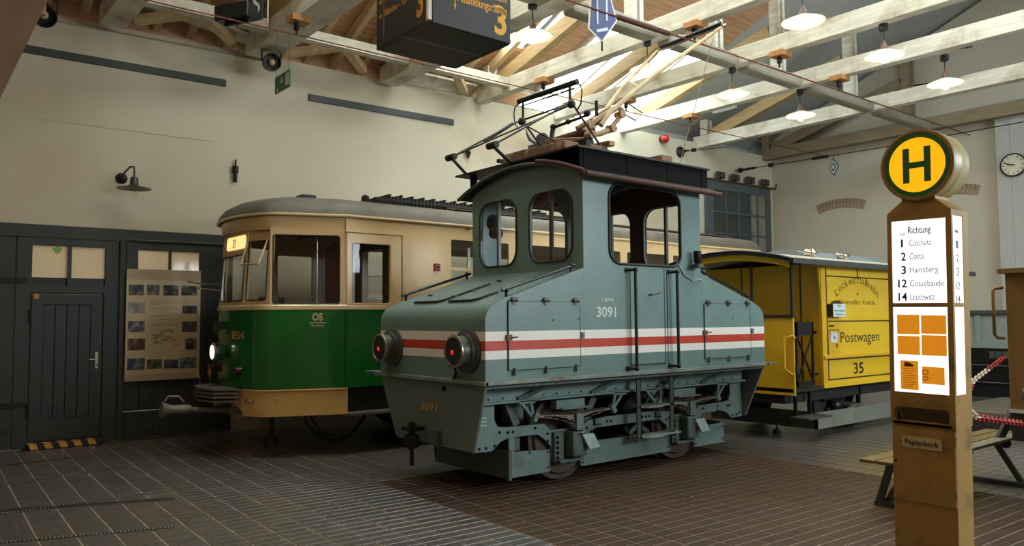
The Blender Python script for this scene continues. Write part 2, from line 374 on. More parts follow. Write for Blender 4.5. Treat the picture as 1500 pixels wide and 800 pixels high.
# skylight over the long wall, and an unseen one added for light in the other slope
SKY = emis('skylight_pane', '#e4f3f6', 12.5)
sk = MB(); fr = obj('window_2', MB().bar((8.95, 9.3, rz(9.3)), (13, 9.3, rz(9.3)), .1, .12).bar((8.95, 11.5, rz(11.5)), (13, 11.5, rz(11.5)), .1, .12), WOOD_W, kind='structure')
for k in range(4):
    x0 = 9.9 + k * .775; obj('pane', deck(MB(), x0 + .02, x0 + .755, 9.35, 12.0, .05, .01), SKY, fr)
    obj('glazing_bar', MB().bar((x0, 9.3, rz(9.3)), (x0, 11.6, rz(11.6)), .06, .1), WOOD_W, fr)
for k in range(2): obj('pane', deck(MB(), 6.92 + .98 * k, 7.85 + .98 * k, 9.2, 10.6, .05, .01), SKY, fr)
for k in range(6): obj('pane', deck(MB(), 2.43 + 1.085 * k, 3.45 + 1.085 * k, 6.0, 8.72, .05, .01), SKY, fr)
fr2 = obj('window_added_light', MB().bar((6.5, 2.2, rz(2.2)), (12.5, 2.2, rz(2.2)), .1, .12).bar((6.5, 4.2, rz(4.2)), (12.5, 4.2, rz(4.2)), .1, .12), WOOD_W, kind='structure')  # unseen skylight, added with glowing panes to light the hall
for k in range(6): obj('pane', deck(MB(), 6.53 + k, 7.47 + k, 2.2, 4.2, .05, .01), SKY, fr2)
# ---------------------------------------------------------------- roof trusses
def truss(x, label, w=.17, dark=False, blocks=(), zb=5.6, brace=True):
    W = mat('dark_timber', '#86775f', .75, var=.2, scale=3, mapscale=(1.5, .6, 7)) if dark else WOOD_W
    r = thing('roof_truss', label, 'roof truss', (x, 5.0, zb), group='timber roof trusses')
    obj('tie_beam', MB().box(x, x + w, -1.6, 11.42, zb, zb + .27), W, r, bevel=.008)
    for s in (1, -1):
        Y = lambda y: 5 + s * (y - 5)
        if brace:
            obj('brace', MB().bar((x + w / 2, Y(10.95), zb + .25), (x + w / 2, Y(7.75), zb + 1.15), w * .8, .24, up=(0, 0, 1)), WOOD_B if not dark else W, r)
        for dx in (-.02, w - .06):
            obj('end_post', MB().box(x + dx, x + dx + .08, Y(11.12) - .08, Y(11.12) + .08, zb + .27, rz(11.12) - .02), W, r)
            obj('queen_post', MB().box(x + dx, x + dx + .08, Y(7.62) - .09, Y(7.62) + .09, zb + .27, rz(7.62) - .02), W, r)
    for yb in blocks:
        b = obj('wire_block', MB().box(x - .1, x + .16, yb - .11, yb + .11, zb - .075, zb), mat('block_wood', '#a8743e', .7, var=.2, scale=9), r)
        obj('wire_clamp', MB().cyl((x, yb, zb - .075), (x, yb, zb - .13), .035, 10).sphere((x, yb, zb - .15), .04, 10).cyl((x, yb, zb - .18), (x, yb, zb - .24), .016, 8), IRON, b, smooth=40)
    return r
truss(2.15, 'pale roof truss whose tie beam lands on the wall above the hall gate', .32, blocks=(9.6,))
truss(4.12, 'grey roof truss above the driver cab of the green tram', .44, blocks=(9.55,))
truss(6.4, 'pale roof truss just behind the hanging black direction sign', .34)
truss(8.42, 'long pale roof truss passing over the pantograph of the grey locomotive', .18, blocks=(9.55, 6.46))
truss(10.36, 'pale roof truss at the bright skylight with a brown slanting brace', .18, blocks=(9.5, 6.4))
truss(12.2, 'pale roof truss whose wall end carries the small red alarm lamp', .18, blocks=(9.5, 6.46))
truss(14.75, 'pale roof truss crossing behind the yellow stop sign drum, posts at its end', .2)
truss(17.25, 'dark brown roof truss standing against the rear wall', .22, dark=True)
lb = thing('lengthwise_beam', 'pair of long grey timbers running along the hall between the roof trusses', 'beam', (6.6, 7.2, 5.58))
for p, q in ((4.7, 6.38), (6.78, 8.4), (8.64, 10.34), (10.58, 12.18), (12.42, 14.72), (15.0, 17.2)):
    obj('beam_segment', MB().box(p, q, 7.08, 7.32, 5.56, 5.76), mat('grey_log', '#85806f', .7, var=.2, scale=3, mapscale=(.6, 4, 4)), lb, bevel=.05)
for p, q, lab in (((10.5, 7.2, 5.9), (12.3, 5.2, 6.55), 'thin iron tie rod slanting up from the pale truss beside the skylight'), ((12.4, 7.2, 5.9), (14.6, 5.3, 6.3), 'thin iron tie rod slanting up to the second lamp row behind the stop drum'), ((14.9, 6.2, 5.8), (17.2, 4.2, 6.2), 'thin iron tie rod near the rear wall with a turnbuckle')):
    obj('tie_rod', MB().tube([p, q], .014, 6), IRON, label=lab, cat='tie rod', group='iron tie rods')
# ---------------------------------------------------------------- hall gate with wicket door (long wall)
d1 = thing('door_1', None, None, (1.9, 0, 0), frame='wall', kind='structure')
gf = MB().box(-1.2, 4.05, -.07, -.005, 2.72, 2.89)
obj('lintel', gf, GATE, d1, bevel=.006)
g = MB(); g.box(-1.2, 1.31, -.045, -.005, .03, 2.72); leaf = obj('gate_leaf', g, GATE, d1)
for k in range(6): obj('plank', MB().box(-1.15 + k * .41, -1.15 + k * .41 + .395, -.058, -.045, .25, 2.6), GATE, leaf, bevel=.004)
for z in (.58, 2.16): obj('strap_hinge', MB().box(1.0, 1.46, -.075, -.058, z - .035, z + .035), IRON, d1, bevel=.003)
st = MB(); st.plate([(1.33, .03), (2.505, .03), (2.505, 2.72), (1.33, 2.72)], [[(1.50, 2.10), (2.345, 2.10), (2.345, 2.62), (1.50, 2.62)], [(1.49, .09), (2.34, .09), (2.34, 2.0), (1.49, 2.0)]], lambda u, v: (u, -.01, v), (0, -.055, 0))
fr = obj('gate_frame', st, GATE, d1, bevel=.004)
obj('window_rail', MB().box(1.90, 1.945, -.07, -.03, 2.10, 2.62), GATE, fr)
CREAM = mat('fanlight_view', '#cbb894', .6, var=.05)
PANE = NT('lit_pane'); PANE.b.inputs['Base Color'].default_value = lin('#cdbb98'); PANE.b.inputs['Roughness'].default_value = .12; PANE.b.inputs['Emission Color'].default_value = lin('#c9b48c'); PANE.b.inputs['Emission Strength'].default_value = .16; PANE = PANE.m
for a, b in ((1.50, 1.90), (1.945, 2.345)):
    p = obj('pane', MB().box(a, b, -.022, -.014, 2.10, 2.62), PANE, fr, label='cream lit fanlight pane')
    obj('dark_sill_strip', MB().box(a, b, -.03, -.022, 2.10, 2.205), BLACK, p)
obj('green_emblem', MB().prism([(1.78 + .05 * math.cos(t) * (1 + .3 * math.sin(3 * t)), -.0245, 2.565 + .05 * math.sin(t) * .9) for t in [k * PI / 6 for k in range(12)]], (0, .002, 0)), mat('emblem_green', '#6fae4a', .4), fr)  # irregular shape in one flat green
wd = MB(); wd.plate([(1.505, .10), (2.325, .10), (2.325, 1.985), (1.505, 1.985)], [[(1.645, .375), (2.19, .375), (2.19, 1.85), (1.645, 1.85)]], lambda u, v: (u, -.012, v), (0, -.05, 0))
wk = obj('wicket_door', wd, GATE, d1, bevel=.004)
for a, b in zip((1.645, 1.776, 1.91, 2.05), (1.77, 1.904, 2.044, 2.19)): obj('plank', MB().box(a, b, -.048, -.02, .375, 1.85), GATE, wk, bevel=.006)
for z in (1.70, .5): obj('hinge', MB().cyl((1.485, -.07, z - .08), (1.485, -.07, z + .08), .014, 8), IRON, wk)
hd = MB().box(2.245, 2.29, -.07, -.06, 1.0, 1.225); hp = obj('handle', hd, CHROME, wk, bevel=.006)
obj('lever', MB().tube([(2.267, -.065, 1.125), (2.267, -.11, 1.125), (2.17, -.115, 1.125)], .011, 8), CHROME, hp, smooth=40)
obj('keyhole', MB().cyl((2.267, -.07, 1.05), (2.267, -.073, 1.05), .012, 10), BLACK, hp)
obj('warning_tag', MB().box(1.53, 1.585, -.066, -.06, 1.925, 1.985), mat('orange_tag', '#b8732c', .5), wk)
gp = MB().box(2.525, 2.60, -.075, -.005, .03, 2.72); obj('gate_post', gp, GATE, d1, bevel=.004)
# threshold strip with yellow diagonals
th = thing('threshold_bumper', 'black rubber threshold strip with five yellow slanting blocks at the wicket door', 'threshold', (1.9, -.09, 0), frame='wall')
obj('rubber_bar', MB().box(1.50, 2.36, -.16, -.055, .0, .085), BLACK, th, bevel=.012)
YB = mat('yellow_marking', '#c8913a', .6, var=.15)
for k in range(5):
    x = 1.535 + k * .165; obj('yellow_block', MB().prism([(x, -.1625, .012), (x + .085, -.1625, .012), (x + .055, -.1625, .08), (x - .03, -.1625, .08)], (0, .004, 0)).prism([(x - .03, -.16, .083), (x + .055, -.16, .083), (x + .03, -.06, .083), (x - .055, -.06, .083)], (0, 0, .004)), YB, th)
# second gate leaf behind the display panel
d2 = thing('door_2', None, None, (3.3, 0, 0), frame='wall', kind='structure')
s2 = MB(); s2.plate([(2.605, .03), (4.05, .03), (4.05, 2.72), (2.605, 2.72)], [[(2.755, 2.1), (3.575, 2.1), (3.575, 2.615), (2.755, 2.615)]], lambda u, v: (u, -.01, v), (0, -.045, 0))
f2 = obj('gate_leaf', s2, GATE, d2, bevel=.004)
obj('window_rail', MB().box(3.155, 3.19, -.06, -.02, 2.1, 2.615), GATE, f2)
for a, b in ((2.755, 3.155), (3.19, 3.575)): obj('pane', MB().box(a, b, -.03, -.022, 2.1, 2.615), PANE, f2)
for k in range(8): obj('plank', MB().box(2.63 + .176 * k, 2.63 + .176 * k + .168, -.068, -.055, .12, 1.95), GATE, f2, bevel=.004)
obj('kick_board', MB().box(2.62, 4.04, -.075, -.055, .03, .12), GATE, f2)
obj('hanging_rail', MB().tube([(2.62, -.09, 2.745), (4.0, -.09, 2.755)], .008, 6), STEEL, d2)
# display panel
pp = thing('display_panel', 'beige framed display panel with small photographs hung before the gate beside the tram', 'display panel', (3.09, -.12, .81), frame='wall')
obj('board', MB().box(2.60, 3.575, -.13, -.112, .81, 2.345), mat('panel_paper', '#b3a17c', .35, var=.05, scale=2), pp, bevel=.003)
obj('header_band', MB().box(2.602, 3.573, -.1315, -.13, 2.20, 2.343), mat('panel_header', '#a08c70', .4, var=.04), pp)
obj('footer_band', MB().box(2.602, 3.573, -.1315, -.13, .812, .90), mat('panel_header', '#a08c70'), pp)
for x in (2.63, 3.55): obj('hanging_wire', MB().tube([(x, -.12, 2.34), (x, -.1, 2.75)], .003, 6), STEEL, pp)
ink = MB()
for (a, b, z) in ((2.66, 3.0, 2.30), (2.66, 2.95, 2.26), (2.9, 3.28, 1.89), (2.9, 3.0, 1.86), (2.9, 3.28, 1.80), (2.9, 3.1, 1.70), (3.02, 3.28, 1.65), (2.92, 3.28, 1.58)): ink.box(a, b, -.1322, -.1315 if z > 2.2 else -.13, z - .004, z + .004)
for k in range(26): 
    a = 2.92 + random.random() * .3; z = 1.28 + random.random() * .22; ink.box(a, a + .03 + random.random() * .08, -.1312, -.13, z, z + .012 + random.random() * .02)
obj('print_lines', ink, mat('panel_ink', '#8f7c5e', .5), pp, kind='stuff')
PH = [('#3a3f46', '#8f7a58'), ('#3d4a58', '#a58a4a'), ('#2a2d33', '#8a8a84'), ('#26332a', '#7f8a6a'), ('#7a7a78', '#a8a396'), ('#23252a', '#6a6f72'), ('#3c4046', '#8f9294'), ('#2e2a2a', '#7a6a62'), ('#3b2a22', '#a8703a'), ('#26242a', '#9a9a96'), ('#23354a', '#8a8478'), ('#202a20', '#6f7a4a'), ('#20262e', '#5f6a74'), ('#22303a', '#7f8f8a')]
for k, (a, b, z1, z0) in enumerate([(2.63, 2.82, 2.13, 1.985), (2.86, 3.02, 2.13, 1.99), (3.07, 3.27, 2.13, 1.985), (3.31, 3.53, 2.125, 1.99), (2.63, 2.84, 1.89, 1.735), (3.33, 3.53, 1.845, 1.73), (2.63, 2.84, 1.63, 1.48), (3.33, 3.53, 1.62, 1.475), (2.63, 2.85, 1.39, 1.23), (3.38, 3.53, 1.38, 1.22), (2.63, 2.85, 1.12, .965), (2.88, 3.07, 1.10, .97), (3.1, 3.29, 1.09, .965), (3.31, 3.53, 1.11, .96)]):
    nm = 'photo_%d' % k; q = NT(nm); q.l(q.ramp(q.noise(9 + k % 4, 5), [(.45, lin(PH[k][0])), (.72, lin(PH[k][1]))]), q.b.inputs['Base Color']); q.b.inputs['Roughness'].default_value = .7
    obj('photo_print', MB().box(a, b, -.1318, -.13, z0, z1), q.m, pp)
# ---------------------------------------------------------------- wall fittings
wlamp = thing('wall_lamp', 'black gooseneck wall lamp with flat enamel shade and clear bulb above the gate', 'wall lamp', (2.53, 0, 3.55), frame='wall')
obj('wall_rose', MB().lathe([(.075, 0), (.075, .02), (.03, .05), (.01, .06)], (2.53, 0, 3.60), (0, -1, 0), 20), BLACK, wlamp, smooth=40)
obj('arm', MB().tube([(2.53, -.05, 3.60), (2.53, -.2, 3.65), (2.57, -.36, 3.71), (2.60, -.44, 3.70), (2.605, -.45, 3.64), (2.605, -.45, 3.55)], .013, 8), BLACK, wlamp, smooth=40)
sh = obj('shade', MB().lathe([(.035, .15), (.05, .13), (.055, .05), (.08, .03), (.215, -.005), (.21, -.012), (.07, .015), (.001, .018)], (2.605, -.45, 3.41), (0, 0, 1), 28), mat('lamp_enamel', '#3a3630', .35), wlamp, smooth=40)
obj('bulb', MB().sphere((2.605, -.45, 3.35), .062, 14, 1.25), glass('bulb_glass', '#fff8ec'), wlamp, smooth=60)
obj('iron_bracket', MB().cyl((4.07, -.05, 3.70), (4.07, -.05, 3.84), .028, 10).cyl((4.07, -.05, 3.84), (4.07, -.05, 3.94), .045, 10).cyl((4.07, -.05, 3.94), (4.07, -.05, 4.04), .014, 8).bar((4.07, 0, 3.9), (4.07, -.06, 3.9), .03, .03), IRON, label='black iron fitting bolted to the bare wall over the tram cab', cat='wall fitting', frame='wall', base=(4.07, 0, 3.87), smooth=40)
hk = thing('wall_hook', 'grey iron hook curling from the wall above the grey locomotive roof', 'hook', (9.6, 0, 5.0), frame='wall')
obj('hook_arm', MB().tube([(9.42, -.3, 5.22), (9.42, -.33, 5.12), (9.5, -.3, 5.03), (9.65, -.25, 5.0), (9.95, -.15, 4.97)], [.012, .02, .03, .03, .025], 8), STEEL, hk, smooth=40)
obj('pulley', MB().cyl((9.85, -.3, 5.08), (9.85, -.22, 5.08), .13, 18), IRON, hk, smooth=40)
obj('base_plate', MB().box(9.7, 10.05, -.2, 0, 4.93, 4.99), STEEL, hk)
obj('iron_fitting', MB().tube([(8.25, -.06, 4.72), (8.25, -.08, 4.66), (8.25, -.07, 4.55)], [.03, .05, .012], 8).cyl((8.25, 0, 4.68), (8.25, -.08, 4.68), .02, 8), IRON, label='small pointed iron fitting on the wall behind the pantograph arms', cat='wall fitting', frame='wall', base=(8.25, 0, 4.63), smooth=40)
sf_ = thing('strip_light', 'short pale strip light fixed under a roof beam between two pendant lamps', 'strip light', (10.9, 8.2, 5.58))
obj('lamp_body', MB().box(12.28, 12.38, 8.55, 9.05, 5.54, 5.6), mat('strip_white', '#b9bcb8', .4), sf_, bevel=.01); obj('diffuser', MB().box(12.29, 12.37, 8.58, 9.02, 5.525, 5.54), mat('diffuser_grey', '#7d807c', .3), sf_)
for p_, q_, lab in (((17.55, 7.9, 6.75), (17.55, 5.6, 6.45), 'dark iron rod with turnbuckle fixed across the white gable'),): obj('gable_rod', MB().tube([p_, q_], .02, 6).tube([(p_[0], p_[1] * .5 + q_[1] * .5 + .15, (p_[2] + q_[2]) / 2), (p_[0], p_[1] * .5 + q_[1] * .5 - .15, (p_[2] + q_[2]) / 2)], .045, 8), IRON, label=lab, cat='tie rod', base=p_)
bl = thing('alarm_lamp', 'small round red alarm lamp under the end of a roof beam', 'alarm lamp', (13.5, -.05, 5.6), frame='wall')
obj('red_dome', MB().sphere((13.5, -.12, 5.62), .10, 14), mat('red_plastic', '#a3231f', .3), bl, smooth=60)
obj('bracket', MB().cyl((13.5, 0, 5.62), (13.5, -.1, 5.62), .07, 12), IRON, bl, smooth=40)
def anchor(x, z, x2, z2, d2, label, diamond=False):
    t = thing('wire_anchor', label, 'anchor', (x, 0, z), frame='wall')
    obj('anchor_plate', MB().lathe([(.13, 0), (.13, .04), (.05, .09), (.04, .16)], (x, 0, z), (0, -1, 0), 8), IRON, t, smooth=30)
    p = Vector((x, -.14, z)); q = Vector((x2, d2, z2)); e = p + (q - p) * .3
    obj('turnbuckle', MB().tube([p, p + (e - p) * .3], .022, 6).tube([p + (e - p) * .55, p + (e - p) * .8], .045, 8).tube([p, q], .009, 6), IRON, t)
anchor(14.12, 5.42, 15.3, 5.6, -.5, 'black iron wall anchor with tension wire beyond the locomotive roof')
# sliding window with rail
w1 = obj('window_1', MB().plate([(14.93, 2.9), (17.42, 2.9), (17.42, 4.87), (14.93, 4.87)], [[(15.17, 3.1), (17.22, 3.1), (17.22, 4.66), (15.17, 4.66)]], lambda u, v: (u, -.03, v), (0, -.07, 0)), mat('window_paint', '#4a5357', .5, var=.12), kind='structure', frame='wall')
for x in (15.64, 16.12, 16.60, 16.88): obj('glazing_bar', MB().box(x - .025, x + .025, -.1, -.06, 3.1, 4.66), mat('window_paint', '#4a5357'), w1)
for z in (3.63, 4.13): obj('glazing_bar', MB().box(15.17, 17.22, -.1, -.06, z - .022, z + .022), mat('window_paint', '#4a5357'), w1)
xs = [15.17, 15.64, 16.12, 16.60, 16.88, 17.22]; zs = [3.1, 3.63, 4.13, 4.66]
DK = mat('dark_pane', '#3a3f3e', .08, var=.2, scale=3); LT = mat('pane_painted_reflection', '#7d7a6c', .15, var=.2, scale=2)  # paler panes have the wall's reflection painted into their colour
for i in range(5):
    for j in range(3): obj('pane', MB().box(xs[i], xs[i + 1], -.075, -.068, zs[j], zs[j + 1]), LT if i > 2 else DK, w1)
rl = obj('slide_rail', MB().box(14.7, 17.5, -.13, -.09, 4.86, 4.90).tube([(17.5, -.11, 4.88), (17.62, -.11, 4.88), (17.66, -.11, 4.95), (17.66, -.11, 5.02)], .018, 6), RUST, w1)
for x in (15.42, 15.98, 16.58, 17.18): obj('roller_bracket', MB().box(x - .15, x + .13, -.16, -.1, 4.93, 5.08).cyl((x, -.2, 4.97), (x, -.1, 4.97), .06, 12), STEEL, rl, smooth=30)
# ---------------------------------------------------------------- hanging lamps
SHADE = mat('enamel_shade', '#fbf8f0', .35, var=0); BULB = emis('lamp_glow', '#ffcc90', 95.0)
SHN = SHADE
def pendant(x, y, z, zr, label):
    t = thing('pendant_lamp', label, 'lamp', (x, y, z - .1), group='pendant lamps under the roof trusses')
    obj('ceiling_rose', MB().lathe([(.03, -.1), (.06, -.08), (.06, 0)], (x, y, zr), n=14), BLACK, t, smooth=40)
    obj('cord', MB().cyl((x, y, z + .1), (x, y, zr - .08), .008, 6), BLACK, t)
    obj('lamp_holder', MB().lathe([(.045, .0), (.045, .09), (.02, .13), (.012, .16)], (x, y, z + .01), n=12), mat('holder', '#6b4a34', .5), t, smooth=40)
    obj('shade', MB().lathe([(.05, .04), (.10, .028), (.255, -.035), (.25, -.042), (.1, .016), (.04, .022)], (x, y, z), n=32), SHADE, t, smooth=40)
    obj('bulb', MB().sphere((x, y, z - .07), .062, 14), BULB, t, smooth=60)
for x, y, z, zr, lab in ((6.25, 7.28, 5.2, 5.6, 'lit white pendant lamp hanging just beside the black direction sign'),
    (8.4, 7.28, 5.2, 5.6, 'lit white pendant lamp hanging behind the raised rear collector bow'),
    (8.5, 4.92, 5.2, 5.6, 'lit white pendant lamp at the top of the picture, third from the direction sign'),
    (10.5, 4.9, 5.2, 5.6, 'lit white pendant lamp directly above the drum of the stop pillar'),
    (10.42, 7.28, 5.2, 5.6, 'lit white pendant lamp before the pale truss, two below the topmost lamp'),
    (12.5, 4.93, 5.2, 5.6, 'lit white pendant lamp above and behind the stop drum, nearest the clock'),
    (12.4, 7.28, 5.18, 5.6, 'lit white pendant lamp lowest in view, above the diamond track sign')):
    pendant(x, y, z, zr, lab)
for x, y, lab in ((4.3, 4.92, 'lit white pendant lamp high over the front of the locomotive, out of the picture'), (2.2, 4.92, 'lit white pendant lamp over the empty floor before the gate, out of the picture'), (.3, 4.92, 'lit white pendant lamp next to the viewpoint, out of the picture'), (2.2, 2.6, 'lit white pendant lamp above the viewpoint aisle, out of the picture'), (.2, 2.6, 'lit white pendant lamp straight above the viewpoint, out of the picture'), (.2, 7.28, 'lit white pendant lamp near the end wall by the gate, out of the picture'), (-1.8, 4.92, 'lit white pendant lamp at the end wall behind the viewpoint, out of the picture'), (2.2, .4, 'lit white pendant lamp of the row above the stop pillar aisle, out of the picture'), (.2, .4, 'lit white pendant lamp to the side of the viewpoint, out of the picture'), (-1.8, 2.6, 'lit white pendant lamp farthest behind the viewpoint, out of the picture')):
    pendant(x, y, 5.2, 5.6, lab)
# ---------------------------------------------------------------- overhead wires
def wire(name, pts, r, m, label): return obj(name, MB().tube(pts, r, 6), m, label=label, cat='wire', base=pts[0], group='overhead wires')
wire('overhead_wire', [(-1, 9.62, 5.37), (4, 9.55, 5.36), (8.4, 9.55, 5.37), (12.2, 9.5, 5.37), (17.2, 9.45, 5.4)], .009, COPPER, 'brown overhead wire running above the green tram under the roof trusses')
wire('overhead_wire', [(2, 6.48, 5.27), (8.4, 6.46, 5.34), (12.2, 6.46, 5.36), (17.6, 6.5, 5.4)], .011, COPPER, 'copper overhead wire running above the grey locomotive to the rear wall')
obj('wire_insulator', MB().lathe([(.012, 0), (.035, .03), (.035, 1.0), (.012, 1.05)], (6.9, 6.48, 5.33), (1, 0, .01), 10), RUST, label='long dark brown insulator rod on the copper overhead wire', cat='insulator', base=(6.9, 6.48, 5.33), smooth=40)
cw = thing('span_wire', 'thin black span wire with turnbuckle running along the rear wall to the clock', 'wire', (17.3, 11.0, 5.2))
obj('wire_rope', MB().tube([(16.1, 11.22, 5.2), (16.75, 9.05, 5.3), (17.0, 8.2, 5.34), (17.2, 4.5, 5.4)], .01, 6), IRON, cw)
obj('turnbuckle', MB().tube([(16.12, 11.15, 5.2), (16.25, 10.75, 5.22)], .03, 8).tube([(16.33, 10.45, 5.24), (16.36, 10.35, 5.24)], .05, 8).sphere((16.14, 11.1, 5.2), .07, 8), IRON, cw)
obj('insulator', MB().tube([(16.62, 9.5, 5.28), (16.72, 9.15, 5.29)], .035, 8), BLACK, cw)
dm = thing('diamond_sign', 'small blue and white diamond track sign hanging from the span wire', 'sign', (16.75, 9.05, 5.0))
def diamond(mb, x, cy, cz, a, b, t=.01): return mb.prism([(x, cy, cz - b), (x, cy - a, cz), (x, cy, cz + b), (x, cy + a, cz)], (-t, 0, 0))
obj('sign_plate', diamond(MB(), 16.75, 9.05, 5.03, .13, .21), mat('sign_navy', '#22304a', .5), dm)
obj('white_rim', diamond(MB(), 16.738, 9.05, 5.03, .105, .17, .004), mat('sign_white', '#c6d2da', .5), dm)
obj('blue_field', diamond(MB(), 16.733, 9.05, 5.03, .07, .115, .004), mat('sign_navy', '#22304a'), dm)
obj('white_core', diamond(MB(), 16.728, 9.05, 5.03, .04, .065, .004), mat('sign_white', '#c6d2da'), dm)
obj('hanger', MB().cyl((16.75, 9.05, 5.24), (16.75, 9.05, 5.31), .006, 6), IRON, dm)
# ---------------------------------------------------------------- signs under the roof
hs = thing('direction_sign_box', 'black four-sided hanging sign box with yellow room numbers and arrows', 'sign', (3.75, 5.57, 4.0))
SB = mat('sign_black', '#23282b', .45, var=.08, scale=10); SY = mat('sign_yellow', '#d8a52a', .5, var=.05)
x0, x1, y0, y1 = 3.33, 4.165, 5.155, 5.985
obj('sign_panel', MB().box(x0 - .012, x0 + .012, y0 + .03, y1 - .01, 4.0, 4.75), SB, hs, bevel=.006)
obj('sign_panel', MB().box(x0 + .03, x1, y0 - .012, y0 + .012, 4.0, 4.75), SB, hs, bevel=.006)
obj('sign_panel', MB().box(x1 - .012, x1 + .012, y0 + .02, y1, 4.0, 4.75), SB, hs)
obj('sign_panel', MB().box(x0, x1, y1 - .012, y1 + .012, 4.0, 4.75), SB, hs)
obj('corner_post', MB().box(x0 - .005, x0 + .028, y0 - .005, y0 + .028, 4.02, 4.75), WHITE, hs)
obj('bottom_sheet', MB().box(x0 + .02, x1 - .02, y0 + .02, (y0 + y1) / 2 - .02, 4.002, 4.008).box(x0 + .02, x1 - .02, (y0 + y1) / 2 + .02, y1 - .02, 4.002, 4.008), BLACK, hs)
obj('ceiling_stay', MB().box(x0, x1, (y0 + y1) / 2 - .02, (y0 + y1) / 2 + .02, 4.0, 4.03).cyl((3.75, 5.57, 4.0), (3.75, 5.57, 5.9), .015, 8), STEEL, hs)
tx = MB(); yp = y0 - .0122; R = (1, 0, 0); U = (0, 0, 1)
text_mb(tx, 'Ausgang', (3.60, yp, 4.365), R, U, h=.075, w=.27, bold=.012); text_mb(tx, 'Ausstellungsräume', (3.60, yp, 4.235), R, U, h=.075, w=.52, bold=.012)
text_mb(tx, 'Raum', (3.94, yp, 4.345), R, U, h=.08, w=.175, bold=.012); text_mb(tx, '3', (3.985, yp, 4.06), R, U, h=.24, w=.13, bold=.03)
tx.box(3.572, 3.582, yp - .002, yp + .002, 4.16, 4.60).prism([(3.566, yp - .003, 4.20), (3.588, yp - .003, 4.20), (3.577, yp - .003, 4.15)], (0, .003, 0))
for z in (4.27, 4.40): tx.box(3.49, 3.572, yp - .002, yp, z - .006, z + .006).prism([(3.46, yp - .002, z), (3.51, yp - .002, z - .03), (3.51, yp - .002, z + .03)], (0, .002, 0))
obj('lettering', tx, SY, hs)
tl = MB(); xp = x0 - .0122; R = (0, -1, 0)
text_mb(tl, '3', (xp, 5.315, 4.08), R, U, h=.26, w=.10, bold=.03); text_mb(tl, 'Bänder -', (xp, 5.83, 4.25), R, U, h=.06, w=.26, bold=.01); text_mb(tl, 'Einsteiger', (xp, 5.83, 4.385), R, U, h=.06, w=.33, bold=.01)
tl.tube([(xp - .002, 5.50 + .038 * math.cos(k * PI / 8), 4.29 + .038 * math.sin(k * PI / 8)) for k in range(16)], .004, 5, True); text_mb(tl, 'H', (xp, 5.515, 4.27), R, U, h=.04, w=.03)
tl.box(xp - .002, xp + .002, 5.845, 5.852, 4.07, 4.60)
for z in (4.27, 4.40): tl.prism([(xp - .002, 5.865, z), (xp - .002, 5.91, z - .025), (xp - .002, 5.91, z + .025)], (.002, 0, 0)).box(xp - .002, xp, 5.9, 5.935, z - .006, z + .006)
obj('lettering', tl, mat('sign_yellow_dim', '#b98f2e', .5), hs)
ts = thing('tram_signal_sign', 'blue hexagonal tram sign with pale strokes hanging between the trusses', 'sign', (6.63, 6.48, 4.95))
hexa = [(6.63, 4.95), (6.86, 5.17), (6.86, 5.5), (6.63, 5.68), (6.40, 5.5), (6.40, 5.06)]
hexa = [(6.66, 4.95), (6.93, 5.27), (6.80, 5.60), (6.50, 5.60), (6.43, 5.06)]
obj('white_border', MB().prism([(a, 6.478, b) for a, b in hexa], (0, .012, 0)), WHITE, ts)
cx_, cz_ = 6.66, 5.28
obj('blue_field', MB().prism([(cx_ + (a - cx_) * .9, 6.472, cz_ + (b - cz_) * .93) for a, b in hexa], (0, .008, 0)), mat('sign_blue', '#0a2068', .45), ts)
obj('pale_strokes', MB().box(6.56, 6.59, 6.466, 6.472, 5.15, 5.5).box(6.72, 6.75, 6.466, 6.472, 5.23, 5.5).bar((6.56, 6.469, 5.06), (6.75, 6.469, 5.13), .006, .035), mat('pale_stroke', '#b9c6d6', .5), ts)
obj('hanger', MB().cyl((6.66, 6.48, 5.6), (6.66, 6.48, 5.95), .008, 6).cyl((6.66, 6.48, 4.84), (6.66, 6.48, 4.96), .012, 6), IRON, ts)
ex = thing('exit_sign', 'small green running-man exit sign hanging on two wires before the wall', 'sign', (4.25, 10.3, 4.9))
ep = MB(); P = [(4.15, 10.3, 4.75), (4.36, 10.3, 4.89), (4.36, 10.3, 5.12), (4.15, 10.3, 4.97)]
e0, e1 = Vector((4.15, 10.30, 0)), Vector((4.15, 9.80, 0))
ep.bar(e0 + Vector((0, 0, 4.86)), e1 + Vector((0, 0, 4.86)), .02, .23, up=(0, 0, 1)); obj('sign_plate', ep, mat('exit_green', '#2f5a45', .5), ex)
ed = (e1 - e0).normalized(); en = Vector((-1, 0, 0)) * .0115
def epos(t, z): return e0 + (e1 - e0) * t + en + Vector((0, 0, z))
obj('pictogram', MB().bar(epos(.72, 4.86), epos(.93, 4.86), .004, .17, up=(0, 0, 1)).bar(epos(.35, 4.87), epos(.55, 4.86), .004, .025, up=(0, 0, 1)).bar(epos(.42, 4.9), epos(.48, 4.9), .004, .06, up=(0, 0, 1)).bar(epos(.15, 4.78), epos(.22, 4.78), .004, .06, up=(0, 0, 1)), mat('pictogram_cream', '#b9b58c', .5), ex)
obj('hanging_wire', MB().tube([epos(.1, 4.97), epos(.1, 5.60)], .004, 6).tube([epos(.95, 4.97), epos(.95, 5.62)], .004, 6), STEEL, ex)
ss = thing('letter_sign', 'narrow dark sign with a white letter S hanging near the ceiling', 'sign', (3.72, 9.95, 5.6))
s0, s1 = Vector((3.68, 9.98, 0)), Vector((3.76, 9.80, 0)); sn = Vector((-.9, -.43, 0))
